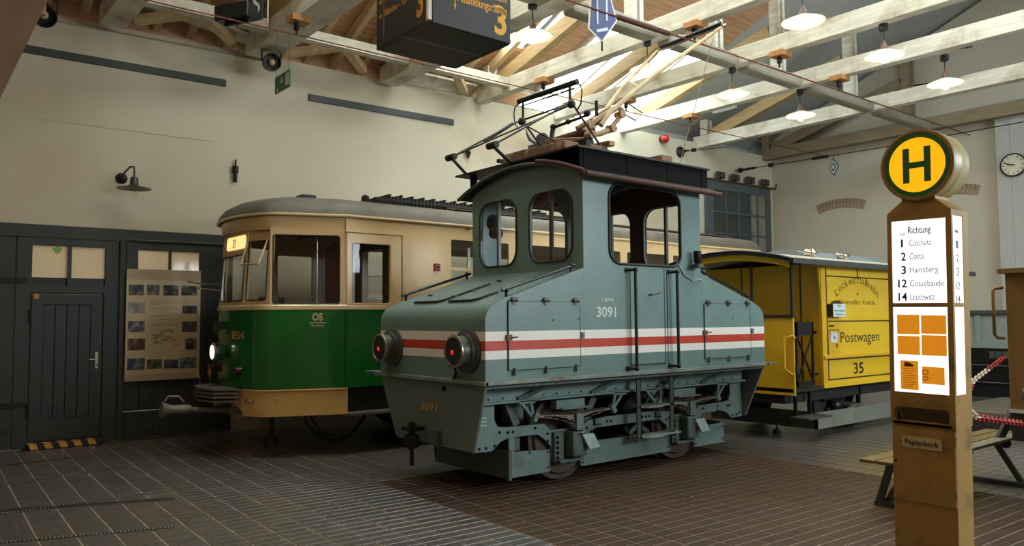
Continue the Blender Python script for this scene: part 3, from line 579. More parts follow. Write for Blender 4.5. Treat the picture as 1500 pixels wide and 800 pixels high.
obj('sign_plate', MB().bar(s0 + Vector((0, 0, 5.78)), s1 + Vector((0, 0, 5.78)), .02, .44, up=(0, 0, 1)), mat('sign_slate', '#2c3c40', .5), ss)
obj('lettering', text_mb(MB(), 'S', (s0 + s1) / 2 + sn * .0125 + Vector((0, 0, 5.66)), (s1 - s0).normalized(), U, h=.24, w=.13, align='C', bold=.02), WHITE, ss)
obj('hanger', MB().cyl((3.8, 9.72, 5.5), (3.8, 9.72, 6.0), .008, 6), WHITE, ss)
def spot(x, y, z, tgt, r, label):
    t = thing('spotlight', label, 'spotlight', (x, y, z), group='black spotlights'); d = (Vector(tgt) - Vector((x, y, z))).normalized()
    obj('housing', MB().lathe([(r * .5, -.16), (r * .9, -.12), (r, 0), (r, .12), (r * .9, .12), (r * .85, .03), (.001, .02)], (x, y, z), d, 18), BLACK, t, smooth=40)
    obj('lens', MB().sphere(Vector((x, y, z)) + d * .05, r * .4, 12), mat('lens_glass', '#b8ad8c', .1), t, smooth=60)
    obj('yoke', MB().tube([(x - r * 1.1, y, z), (x - r * 1.1, y, z + r * 1.4), (x, y, z + r * 1.6), (x + r * 1.1, y, z + r * 1.4), (x + r * 1.1, y, z)], .012, 6).cyl((x, y, z + r * 1.6), (x, y, z + r * 1.6 + .12), .02, 8), BLACK, t)
spot(4.36, 11.0, 5.42, (3.4, 7, 4.6), .13, 'round black spotlight hanging from the truss over the tram cab')
spot(1.30, 9.9, 5.06, (1.6, 7, 3.2), .125, 'large black spotlight beside the wooden stay in the upper corner')
obj('wooden_stay', MB().box(1.24, 1.29, 9.6, 9.65, 4.95, 6.6), WOOD_B, label='narrow wooden stay hanging before the corner spotlight', cat='stay', base=(1.23, 9.63, 4.9))
fd = thing('floodlight', 'black box floodlight mounted near the ceiling beside the letter sign', 'floodlight', (3.41, 9.7, 5.5))
obj('housing', MB().bar((3.26, 9.95, 5.52), (3.52, 9.5, 5.52), .22, .2, up=(0, 0, 1)), BLACK, fd, bevel=.02)
obj('bracket', MB().bar((3.3, 9.86, 5.4), (3.48, 9.55, 5.4), .03, .06, up=(0, 0, 1)).cyl((3.39, 9.7, 5.36), (3.39, 9.7, 5.42), .03, 8), BLACK, fd)
# clock on the rear wall
ck = thing('wall_clock', 'round white station clock with black hands on the rear wall', 'clock', (17.44, 5.67, 4.62))
obj('case', MB().lathe([(.001, .0), (.235, 0), (.235, .05), (.215, .06), (.205, .045)], (17.455, 5.67, 4.62), (-1, 0, 0), 32), mat('clock_case', '#2c2925', .5), ck, smooth=40)
obj('dial', MB().lathe([(.001, .046), (.208, .046), (.208, .03)], (17.455, 5.67, 4.62), (-1, 0, 0), 32), mat('clock_dial', '#cfd0bc', .5), ck)
tk = MB()
for k in range(12):
    a = k * PI / 6; d = Vector((0, -math.sin(a), math.cos(a))); c = Vector((17.405, 5.67, 4.62)); tk.bar(c + d * .155, c + d * .19, .006, .014)
tk.bar((17.402, 5.67, 4.62), Vector((17.402, 5.67, 4.62)) + Vector((0, math.sin(1.22), math.cos(1.22))) * .18, .006, .016).bar((17.402, 5.67 - .04, 4.61), Vector((17.402, 5.67, 4.62)) + Vector((0, math.sin(1.4), math.cos(1.4))) * .11, .006, .024)
obj('hands', tk, BLACK, ck)
# ---------------------------------------------------------------- grey locomotive 3091
LX, LY = 6.33, 6.48
def loco_paint():
    k = NT('loco_paint'); tc = k.n('ShaderNodeTexCoord'); sp = k.n('ShaderNodeSeparateXYZ'); k.l(tc.outputs['Object'], sp.inputs[0])
    base = k.ramp(k.noise(2.2, 6), [(.3, lin('#637c79')), (.7, lin('#6c8682'))])
    cr = k.n('ShaderNodeValToRGB'); e = cr.color_ramp; e.interpolation = 'CONSTANT'
    mr = k.n('ShaderNodeMapRange'); mr.inputs[1].default_value = 1.; mr.inputs[2].default_value = 2.; k.l(sp.outputs[2], mr.inputs[0]); k.l(mr.outputs[0], cr.inputs[0])
    e.elements[0].position = 0; e.elements[0].color = (0, 0, 0, 1); e.elements[1].position = .258; e.elements[1].color = (1, 1, 1, 1)
    for p, c in ((.338, (.5, .5, .5, 1)), (.423, (1, 1, 1, 1)), (.51, (0, 0, 0, 1))):
        x = e.elements.new(p); x.color = c
    sx = k.n('ShaderNodeSeparateXYZ'); k.l(cr.outputs[0], sx.inputs[0])
    gt = k.n('ShaderNodeMath', operation='GREATER_THAN'); gt.inputs[1].default_value = .25; k.l(sx.outputs[0], gt.inputs[0])
    g2 = k.n('ShaderNodeMath', operation='GREATER_THAN'); g2.inputs[1].default_value = .75; k.l(sx.outputs[0], g2.inputs[0])
    band = k.mix(g2.outputs[0], lin('#b8402c'), lin('#e2e1d8')); col = k.mix(gt.outputs[0], base, band)
    k.l(col, k.b.inputs['Base Color']); k.b.inputs['Roughness'].default_value = .36; k.bump(k.noise(3, 3), .06, .02)
    return k.m
LP = loco_paint(); LG = mat('frame_paint', '#6f8784', .5, var=.12, scale=5, dirt=('#5c6763', 3)); LGD = mat('frame_paint_dirty', '#53625f', .6, var=.25, scale=9, dirt=('#46403a', 5))
GREY = mat('end_sheet_paint', '#677672', .5, var=.1, scale=3)
lo = thing('electric_locomotive', 'grey blue centre-cab electric locomotive numbered 3091 with red and white stripes', 'locomotive', (LX, LY, 0))
ZB = 1.07
nose = [(4.18, ZB), (4.18, 1.60)] + [(4.18 + .16 * (1 - math.cos(t)), 1.60 + .17 * math.sin(t)) for t in [k * PI / 2 * .8 / 6 for k in range(1, 7)]] + [(4.41, 1.815), (5.40, 2.125), (5.40, ZB)]
tail = [(2 * LX - x + .0, z) for x, z in nose]
for pr, nm in ((nose, 'hood'), (tail, 'hood')): obj(nm, MB().prism([(x, 5.55, z) for x, z in pr], (0, 1.86, 0)), LP, lo, smooth=28)
XA, XB, ZE = 5.40, 7.26, 3.07
winS = rrect(5.77, 6.905, 2.185, 3.015, .15, 6)
sw = [(XA + .001, ZB), (XB - .001, ZB), (XB - .001, ZE), (XA + .001, ZE)]
for yy, t in ((5.55, .03), (7.38, .03)):
    p = obj('cab_side_panel', MB().plate([(XA + .0015, ZB), (XB - .0015, ZB), (XB - .0015, ZE), (XA + .0015, ZE)], [winS], lambda u, v: (u, yy, v), (0, t, 0)), LP, lo)
    yo = yy - .004 if t and yy < 6 else yy + t + .004
    obj('window_rim', MB().tube([(u, yo, v) for u, v in winS], .014, 8, True), BLACK, p, smooth=60)
LINE = mat('cab_lining_brown', '#4a2f1f', .55, var=.12); 
def arch(y): return 3.07 + .18 * (1 - ((y - LY) / .93) ** 2)
topc = [(y, arch(y)) for y in [7.41 - 1.86 * k / 12 for k in range(13)]]
wins = [rrect(5.70, 6.37, 2.215, 2.95, .17, 5), rrect(6.59, 7.26, 2.215, 2.95, .17, 5)]
for xx, nm in ((XA, 'cab_front_wall'), (XB - .03, 'cab_rear_wall')):
    p = obj(nm, MB().plate([(5.552, 2.0), (7.408, 2.0)] + [(min(max(y, 5.552), 7.408), z) for y, z in topc], wins, lambda u, v: (xx, u, v), (.03, 0, 0)), LP, lo)
    for w in wins:
        obj('window_frame', MB().tube([(xx + (-.006 if nm[4] == 'f' else .036), u, v) for u, v in w], .011, 8, True), mat('window_rubber', '#2b2a22', .6), p, smooth=60)
        ym = sum(u for u, v in w) / len(w); obj('mullion', MB().box(xx - .004, xx + .034, ym - .016, ym + .016, 2.215, 2.95), STEEL, p)
        us = [u for u, v in w]; obj('pane', MB().prism([(xx + .015, u, v) for u, v in w], (.003, 0, 0)), GLASS, p)
    li = xx + .032 if nm[4] == 'f' else xx - .008
    obj('inner_lining', MB().plate([(5.585, 1.15), (7.375, 1.15)] + [(y, z - .03) for y, z in topc[1:-1]], wins, lambda u, v: (li, u, v), (.006, 0, 0)), LINE, p)
obj('cab_floor', MB().box(XA, XB, 5.56, 7.4, 1.09, 1.13), LINE, lo)
obj('cab_wainscot', MB().box(5.44, 7.22, 7.355, 7.375, 1.13, 2.17), mat('cab_pale_blue', '#5f7783', .5), lo)
ct = obj('controller', MB().lathe([(.17, 0), (.17, .95), (.13, 1.0), (.02, 1.02), (.02, 1.1)], (5.72, 6.95, 1.13), n=18), mat('controller_grey', '#5a6a70', .45), lo, smooth=40)
obj('crank', MB().tube([(5.72, 6.95, 2.2), (5.72, 6.95, 2.24), (5.6, 6.85, 2.25), (5.6, 6.85, 2.32)], .014, 8), BRASSY, ct, smooth=40)
obj('gauge', MB().cyl((5.47, 7.1, 2.62), (5.56, 7.12, 2.62), .07, 16), IRON, lo, smooth=40); obj('gauge', MB().cyl((5.5, 7.18, 2.75), (5.58, 7.18, 2.75), .09, 16), IRON, lo, smooth=40)
obj('inner_lamp', MB().lathe([(.001, .0), (.09, -.02), (.11, -.1), (.05, -.16), (.001, -.18)], (6.0, 6.9, 3.1), n=14), mat('red_lamp', '#8a2a22', .4), lo, smooth=50)
# roof
def roofz(y): return 3.09 + .175 * (1 - ((y - LY) / .93) ** 2)
ys = [LY - 1.08 + 2.16 * k / 18 for k in range(19)]
rr_ = [(y, roofz(y)) for y in ys]
ROOFP = mat('roof_canvas', '#2e2b26', .7, var=.2, scale=6)
obj('cab_roof', MB().prism([(5.31, y, z) for y, z in rr_] + [(5.31, y, z + .03) for y, z in rr_[::-1]], (2.1, 0, 0)), ROOFP, lo, smooth=40)
obj('roof_beading', MB().tube([(5.30, y, roofz(y) + .008) for y in ys], .02, 8), mat('beading_grey', '#4f5650', .5), lo, smooth=60); obj('rust_strip', MB().tube([(5.285, y, roofz(y) + .03) for y in ys[:7]], .024, 8), RUST, lo, smooth=60)
obj('gutter', MB().tube([(5.30, ys[0], roofz(ys[0]) + .01), (7.44, ys[0], roofz(ys[0]) + .0)], .026, 8).sphere((7.44, ys[0], roofz(ys[0])), .035, 8), RUST, lo, smooth=60)
ry = obj('upper_roof_sheet', MB().box(5.30, 7.40, 5.50, 7.62, 3.32, 3.34), BLACK, lo)
obj('roof_riser', MB().box(5.34, 7.38, 5.525, 5.54, 3.1, 3.325), mat('fascia_black', '#090909', .85, var=.1, spec=.15), ry)
for x in (5.42, 6.05, 6.70, 7.3): [obj('roof_support', MB().box(x - .03, x + .03, yy_, yy_ + .06, 3.06, 3.325), mat('fascia_black', '#090909'), ry) for yy_ in (5.519, 7.38)]
PL = mat('roof_planks', '#7a5c42', .75, var=.3, scale=8, dirt=('#b0a898', 6))
obj('walk_plank', MB().box(5.32, 5.52, 5.72, 6.30, 3.34, 3.43), PL, ry, bevel=.008)
obj('walk_plank', MB().box(5.34, 5.50, 6.34, 6.75, 3.34, 3.45), PL, ry, bevel=.008)
obj('walk_plank', MB().box(5.75, 5.92, 5.78, 6.9, 3.34, 3.46), PL, ry, bevel=.008)
obj('walk_plank', MB().box(6.62, 6.80, 5.55, 7.0, 3.34, 3.42), PL, ry, bevel=.008)
# pantograph
pa = obj('pantograph', MB().box(5.4, 6.35, 6.02, 6.06, 3.40, 3.44).box(5.4, 6.35, 6.9, 6.94, 3.40, 3.44).box(5.7, 5.76, 6.02, 6.94, 3.40, 3.44), IRON, lo)
PT = mat('pantograph_tube', '#2c2a27', .45, .5, var=.2); PB = mat('pantograph_brass', '#4a4537', .5, .4, var=.2)
kn = [(4.71, 6.85, 3.36), (4.71, 6.12, 3.36)]
lower = MB(); 
for (kx, ky, kz), by in zip(kn, (7.46, 6.62)): lower.tube([(5.36, by, 3.33), (kx, ky, kz)], .019, 8)
lower.tube([kn[0], kn[1]], .0001, 4); obj('lower_arm', lower, PB, pa, smooth=60)
obj('arm_joint', MB().cyl((4.71, 6.92, 3.36), (4.71, 6.78, 3.36), .035, 10).cyl((4.71, 6.19, 3.36), (4.71, 6.05, 3.36), .035, 10), IRON, pa, smooth=60)
up_ = MB(); hy0, hy1 = 6.92, 6.06; hz = 3.93
up_.tube([kn[0], (5.72, hy0, hz)], .011, 8).tube([kn[1], (5.72, hy1 + .02, hz + .02)], .011, 8).tube([kn[0], (5.74, hy1 + .05, hz)], .009, 8).tube([(5.2, 6.9, 3.61), (5.62, hy0, 3.88)], .02, 8)
obj('upper_arm', up_, PT, pa, smooth=60)
ra = MB(); ra.tube([(5.78, hy0, hz), (6.28, 6.88, 3.42)], .012, 8).tube([(5.78, hy1, hz), (6.34, 6.08, 3.42)], .012, 8).tube([(5.78, hy0, hz - .03), (6.30, 6.3, 3.42)], .009, 8)
obj('rear_arm', ra, PT, pa, smooth=60)
hb = obj('collector_head', MB().tube([(5.78, 7.0, 4.185), (5.78, 6.0, 4.185)], .032, 10), BLACK, pa, smooth=60)
def bow(y): return
horn = MB()
for s, ye in ((1, 6.98), (-1, 6.04)):
    horn.tube([(5.78, ye - s * .12, 4.17), (5.78, ye, 4.18), (5.78, ye + s * .09, 4.13), (5.78, ye + s * .11, 4.05), (5.78, ye + s * .09, 3.93), (5.78, ye + s * .02, 3.86)], .008, 8)
horn.tube([(5.78, 6.95, 4.12), (5.78, 6.05, 4.12)], .010, 8).tube([(5.78, hy0, 3.95), (5.78, hy1, 3.97)], .012, 8)
horn.tube([(5.78, 6.92, 4.18), (5.78, 6.92, 3.95)], .014, 8).tube([(5.78, 6.12, 4.18), (5.78, 6.12, 3.95)], .014, 8)
horn.sphere((5.76, 6.92, 3.93), .05, 8).sphere((5.76, 6.08, 3.95), .05, 8)
obj('horn', horn, PT, hb, smooth=60)
# rear bow collector with long pale poles
bc = obj('bow_collector', MB().box(6.0, 6.7, 6.12, 6.2, 3.34, 3.44).box(6.0, 6.7, 6.78, 6.86, 3.34, 3.44).box(6.02, 6.12, 6.12, 6.86, 3.44, 3.62), BLACK, lo)
TAN = mat('collector_tan', '#94795a', .55, .2, var=.25, scale=14)
obj('base_beam', MB().bar((6.1, 6.84, 3.72), (6.14, 6.18, 3.62), .10, .07, up=(0, 0, 1)).bar((6.5, 6.82, 3.66), (6.5, 6.18, 3.64), .10, .06, up=(0, 0, 1)), TAN, bc, bevel=.01)
obj('frame_post', MB().bar((6.1, 6.8, 3.42), (6.12, 6.84, 3.72), .06, .06).bar((6.14, 6.2, 3.4), (6.14, 6.2, 3.62), .08, .08), RUST, bc)
obj('spring_drum', MB().cyl((6.2, 6.82, 3.74), (6.22, 6.22, 3.76), .05, 14).cyl((6.38, 6.8, 3.52), (6.38, 6.2, 3.52), .08, 14), RUST, bc, smooth=40)
obj('shaft', MB().cyl((6.2, 6.86, 3.91), (6.22, 6.28, 3.95), .018, 8).bar((6.14, 6.84, 3.72), (6.2, 6.86, 3.92), .04, .04).sphere((6.2, 6.86, 3.92), .04, 10).sphere((6.2, 6.6, 3.93), .035, 10).sphere((6.22, 6.3, 3.97), .045, 10).cyl((6.32, 6.25, 3.95), (6.32, 6.25, 4.12), .02, 8), IRON, bc, smooth=60)
rk = MB(); rk.tube([(6.08, 6.12, 3.66), (6.23, 6.1, 3.70), (6.37, 6.1, 3.76), (6.51, 6.1, 3.90), (6.58, 6.1, 4.04)], .032, 8).tube([(6.08, 6.2, 3.72), (6.2, 6.15, 3.85), (6.38, 6.12, 3.96), (6.52, 6.1, 4.05)], .032, 8).tube([(6.15, 6.4, 3.8), (6.3, 6.35, 3.9), (6.6, 6.3, 4.1)], .03, 8)
for p in ((6.08, 6.12, 3.66), (6.14, 6.2, 3.8), (6.40, 6.1, 3.78), (6.55, 6.1, 3.96), (6.25, 6.2, 3.86)): rk.cyl((p[0], p[1] - .05, p[2]), (p[0], p[1] + .05, p[2]), .048, 12)
obj('rocker', rk, TAN, bc, smooth=50)
pol = MB(); pol.tube([(6.55, 6.55, 3.9), (7.35, 6.8, 4.6), (8.35, 7.05, 5.37)], [.03, .025, .016], 8).tube([(6.25, 6.12, 3.80), (6.38, 6.1, 3.96), (7.1, 6.07, 4.52), (8.35, 5.98, 5.38)], [.035, .032, .026, .018], 8).tube([(6.9, 6.1, 4.35), (7.4, 6.75, 4.68)], .014, 6)
obj('pole', pol, mat('pole_ash', '#b29c72', .5, var=.15, scale=9), bc, smooth=60)
bh = obj('bow_head', MB().tube([(8.38, 7.05, 5.36), (8.38, 6.5, 5.395), (8.38, 5.92, 5.40)], .022, 8), CHROME, bc, smooth=60)
obj('contact_strip', MB().tube([(8.34, 6.98, 5.395), (8.34, 5.98, 5.43)], .026, 8), BLACK, bh, smooth=60)
obj('bow_hook', MB().tube([(8.38, 7.05, 5.36), (8.36, 7.2, 5.25), (8.36, 7.24, 5.12), (8.36, 7.18, 5.05)], .014, 6), CHROME, bh, smooth=60)
obj('cable', MB().tube([(6.55, 6.1, 4.0), (6.7, 6.0, 3.9), (6.8, 5.98, 4.0), (6.62, 6.02, 4.08)], .008, 6), BLACK, bc)
obj('hand_rope', MB().tube([(8.2, 6.0, 5.2), (8.0, 6.5, 3.4)], .005, 5), mat('rope', '#8a7a58', .8), bc)
# side details
DKL = mat('seam_dark', '#20282a', .7, var=0)
dr = obj('cab_door', MB().box(6.07, 6.60, 5.541, 5.55, 1.145, 2.155), LP, lo, label='cab door with dark seam lines')
obj('door_seam', MB().box(6.60, 6.612, 5.5395, 5.549, 1.13, 2.16).box(6.06, 6.612, 5.5395, 5.549, 1.13, 1.142).box(6.655, 6.66, 5.5435, 5.55, 1.08, 2.15), DKL, dr)
obj('door_handle', MB().tube([(6.36, 5.54, 1.87), (6.36, 5.51, 1.87), (6.50, 5.505, 1.895)], .011, 8), STEEL, dr, smooth=50)
for x in (6.07, 6.74):
    h = MB().tube([(x, 5.47, 1.10), (x, 5.47, 2.13)], .017, 10)
    for z in (1.105, 2.125): h.tube([(x, 5.47, z), (x - .06, 5.55, z)], .016, 8).sphere((x, 5.47, z), .027, 10).cyl((x - .06, 5.545, z), (x - .06, 5.555, z), .03, 10)
    obj('grab_rail', h, BLACK, lo, smooth=50)
hm = obj('horn_lamp', MB().lathe([(.001, 0), (.045, 0), (.045, .12), (.03, .14), (.06, .15), (.085, .19)], (7.10, 5.47, 2.37), (0, 0, -1), 14), IRON, lo, smooth=40)
obj('lamp_cable', MB().tube([(6.85, 5.545, 2.22), (6.95, 5.54, 2.10), (7.1, 5.54, 2.04), (7.26, 5.54, 2.06)], .009, 6), mat('grey_cable', '#8a9896', .5), lo, smooth=50)
def hatch(x0, x1, z0, z1):
    h = obj('hatch_cover', MB().box(x0, x1, 5.540, 5.55, z0, z1), LP, lo)
    obj('hatch_seam', MB().box(x0 - .009, x0, 5.5385, 5.551, z0, z1).box(x1, x1 + .005, 5.5385, 5.551, z0, z1).box(x0, x1, 5.5395, 5.551, z0 - .007, z0).box(x0, x1, 5.5415, 5.551, z1, z1 + .004), DKL, h)
    for k in range(3):
        x = x0 + .06 + (x1 - x0 - .12) * k / 2
        obj('hinge', MB().cyl((x - .035, 5.53, z1 + .01), (x + .035, 5.53, z1 + .01), .017, 8).box(x - .02, x + .02, 5.53, 5.545, z1 - .03, z1 + .04), STEEL, h)
        obj('bottom_catch', MB().cyl((x, 5.53, z0 - .045), (x, 5.53, z0 + .02), .012, 8).box(x - .02, x + .02, 5.535, 5.55, z0 - .05, z0 - .03), LGD, h)
    obj('latch', MB().box(x0 - .03, x0 + .03, 5.527, 5.55, 1.43, 1.48).cyl((x0 + .02, 5.515, 1.455), (x0 + .08, 5.51, 1.46), .008, 6), mat('latch_rust', '#6e4f34', .6, .2, var=.3, scale=30), h); obj('latch', MB().box(x1 + .005, x1 + .05, 5.527, 5.55, 1.43, 1.49), LGD, h)
    obj('bolt_hole', MB().cyl((x0 + (x1 - x0) * .6, 5.535, 1.61), (x0 + (x1 - x0) * .6, 5.545, 1.61), .008, 8).cyl((x1 - .02, 5.535, 1.62), (x1 - .02, 5.545, 1.62), .008, 8), BLACK, h)
hatch(4.44, 5.335, 1.16, 1.785); hatch(7.30, 8.18, 1.16, 1.785)
nm = MB(); text_mb(nm, '3091', (5.575, 5.548, 1.64), (1, 0, 0), (0, 0, 1), h=.10, w=.275, bold=.012); text_mb(nm, 'V 5KM/H', (5.64, 5.548, 1.785), (1, 0, 0), (0, 0, 1), h=.045, w=.175, bold=.012)
obj('number', nm, mat('lettering_white', '#cfd6d4', .5, var=0), lo, label='white side number 3091')
n2 = MB(); text_mb(n2, '3091', (4.197, 6.655, .735), (0, -1, .0), (0.045, 0, 1), h=.085, w=.30, bold=.004); obj('number', n2, mat('lettering_buff', '#cfa468', .5, var=0), lo, label='buff end number 3091')
# sill ledge and end steps
obj('sill_ledge', MB().box(4.14, 8.50, 5.50, 5.55, 1.035, 1.07).box(4.14, 8.50, 7.41, 7.46, 1.035, 1.07).box(4.13, 4.18, 5.50, 7.46, 1.035, 1.07).box(8.45, 8.50, 5.5, 7.46, 1.035, 1.07), mat('sill_paint', '#76837c', .55, var=.25, scale=7, dirt=('#6b5238', 5)), lo, bevel=.005)
obj('end_step', MB().box(8.48, 8.68, 5.51, 7.2, 1.045, 1.065), LGD, lo); obj('end_step', MB().box(4.16, 4.30, 7.44, 7.72, 1.05, 1.07), LGD, lo)
obj('deck', MB().box(4.2, 8.43, 5.56, 7.4, 1.0, 1.05), LGD, lo)
for x0, x1, s in ((4.18, 4.23, 1), (8.48, 8.43, -1)):
    e = obj('end_sheet', MB().prism([(x0, 5.55, 1.04), (x0, 7.41, 1.04), (x1, 7.17, .41), (x1, 5.80, .41)], (s * .025, 0, 0)), GREY, lo, label='tapered end sheet with coupler')
    cz = MB().box(min(x0, x0 - s * .16), max(x0, x0 - s * .16), 6.54, 6.72, .54, .575).cyl((x0 - s * .1, 6.62, .36), (x0 - s * .1, 6.62, .62), .035, 10).lathe([(.07, -.06), (.08, 0), (.07, .06)], (x0 - s * .1, 6.62, .44), (0, 0, 1), 14).cyl((x0 - s * .1, 6.62, .2), (x0 - s * .1, 6.62, .36), .02, 8)
    obj('coupler', cz, IRON, e, smooth=40)
    obj('coupler_pocket', MB().box(min(x1, x1 - s * .06), max(x1, x1 - s * .06), 6.30, 6.42, .42, .56), LGD, e)
    obj('sheet_bolt', MB().cyl((x0 - s * .012, 6.2, .97), (x0 + s * .01, 6.2, .97), .025, 8), IRON, e)
# headlamps
for y in (5.81, 7.15):
    hl = obj('headlamp', MB().lathe([(.001, 0), (.20, 0), (.20, .035), (.165, .05), (.165, .07), (.14, .08), (.14, .15)], (4.185, y, 1.335), (-1, 0, 0), 28), mat('lamp_body', '#3f4443', .4, var=.1), lo, smooth=35)
    obj('lamp_ring', MB().lathe([(.14, .14), (.148, .15), (.148, .172), (.128, .178), (.12, .15)], (4.185, y, 1.335), (-1, 0, 0), 28), mat('ring_steel', '#a8a392', .32, .9, var=.1), hl, smooth=50)
    obj('lamp_cover', MB().lathe([(.001, .170), (.122, .168), (.126, .15)], (4.185, y, 1.335), (-1, 0, 0), 24), mat('lamp_cover', '#27292a', .5), hl)
    obj('tail_light', MB().sphere((4.022, y + .02, 1.325), .022, 12), emis('tail_red', '#ff2a1c', .7, '#a01010'), hl, smooth=60, label='glowing red tail light')
obj('lamp_plug', MB().tube([(4.17, 5.98, 1.13), (4.14, 5.98, 1.10), (4.13, 5.98, 1.06)], .012, 6).tube([(4.16, 5.98, 1.05), (4.15, 5.98, 1.2)], .01, 6), BLACK, lo)
# hood rails and hood strips
def sl(x): return 1.815 + (x - 4.41) * .3131
for y in (5.60, 7.36):
    for x0, x1 in ((4.44, 5.30), (2 * LX - 5.30, 2 * LX - 4.44)):
        zz = (lambda x: sl(x)) if x0 < 6 else (lambda x: sl(2 * LX - x))
        h = MB().tube([(x0 - .03, y, zz(x0) + .06), (x1 + .03, y, zz(x1) + .06)], .016, 10)
        for x in (x0 + .02, x1 - .02): h.cyl((x, y, zz(x) - .01), (x, y, zz(x) + .06), .014, 8).sphere((x, y, zz(x) + .06), .026, 10)
        obj('hood_rail', h, mat('rail_black', '#15181a', .25), lo, smooth=50)
for ya, yb, xe in ((7.0, 6.50, 4.94), (6.36, 5.92, 4.6)):
    obj('rain_strip', MB().tube([(4.345, ya, sl(4.345) + .008), (4.345, yb + .06, sl(4.345) + .008), (4.40, yb, sl(4.40) + .008), (xe, yb - .02, sl(xe) + .008)], .013, 8), DKL, lo, smooth=50)
for x, y in ((4.70, 6.48), (5.05, 6.46), (4.60, 7.1), (4.5, 6.5)): obj('hood_catch', MB().bar((x, y - .05, sl(x) + .012), (x + .02, y + .05, sl(x) + .014), .025, .012, up=(0, 0, 1)), STEEL, lo)
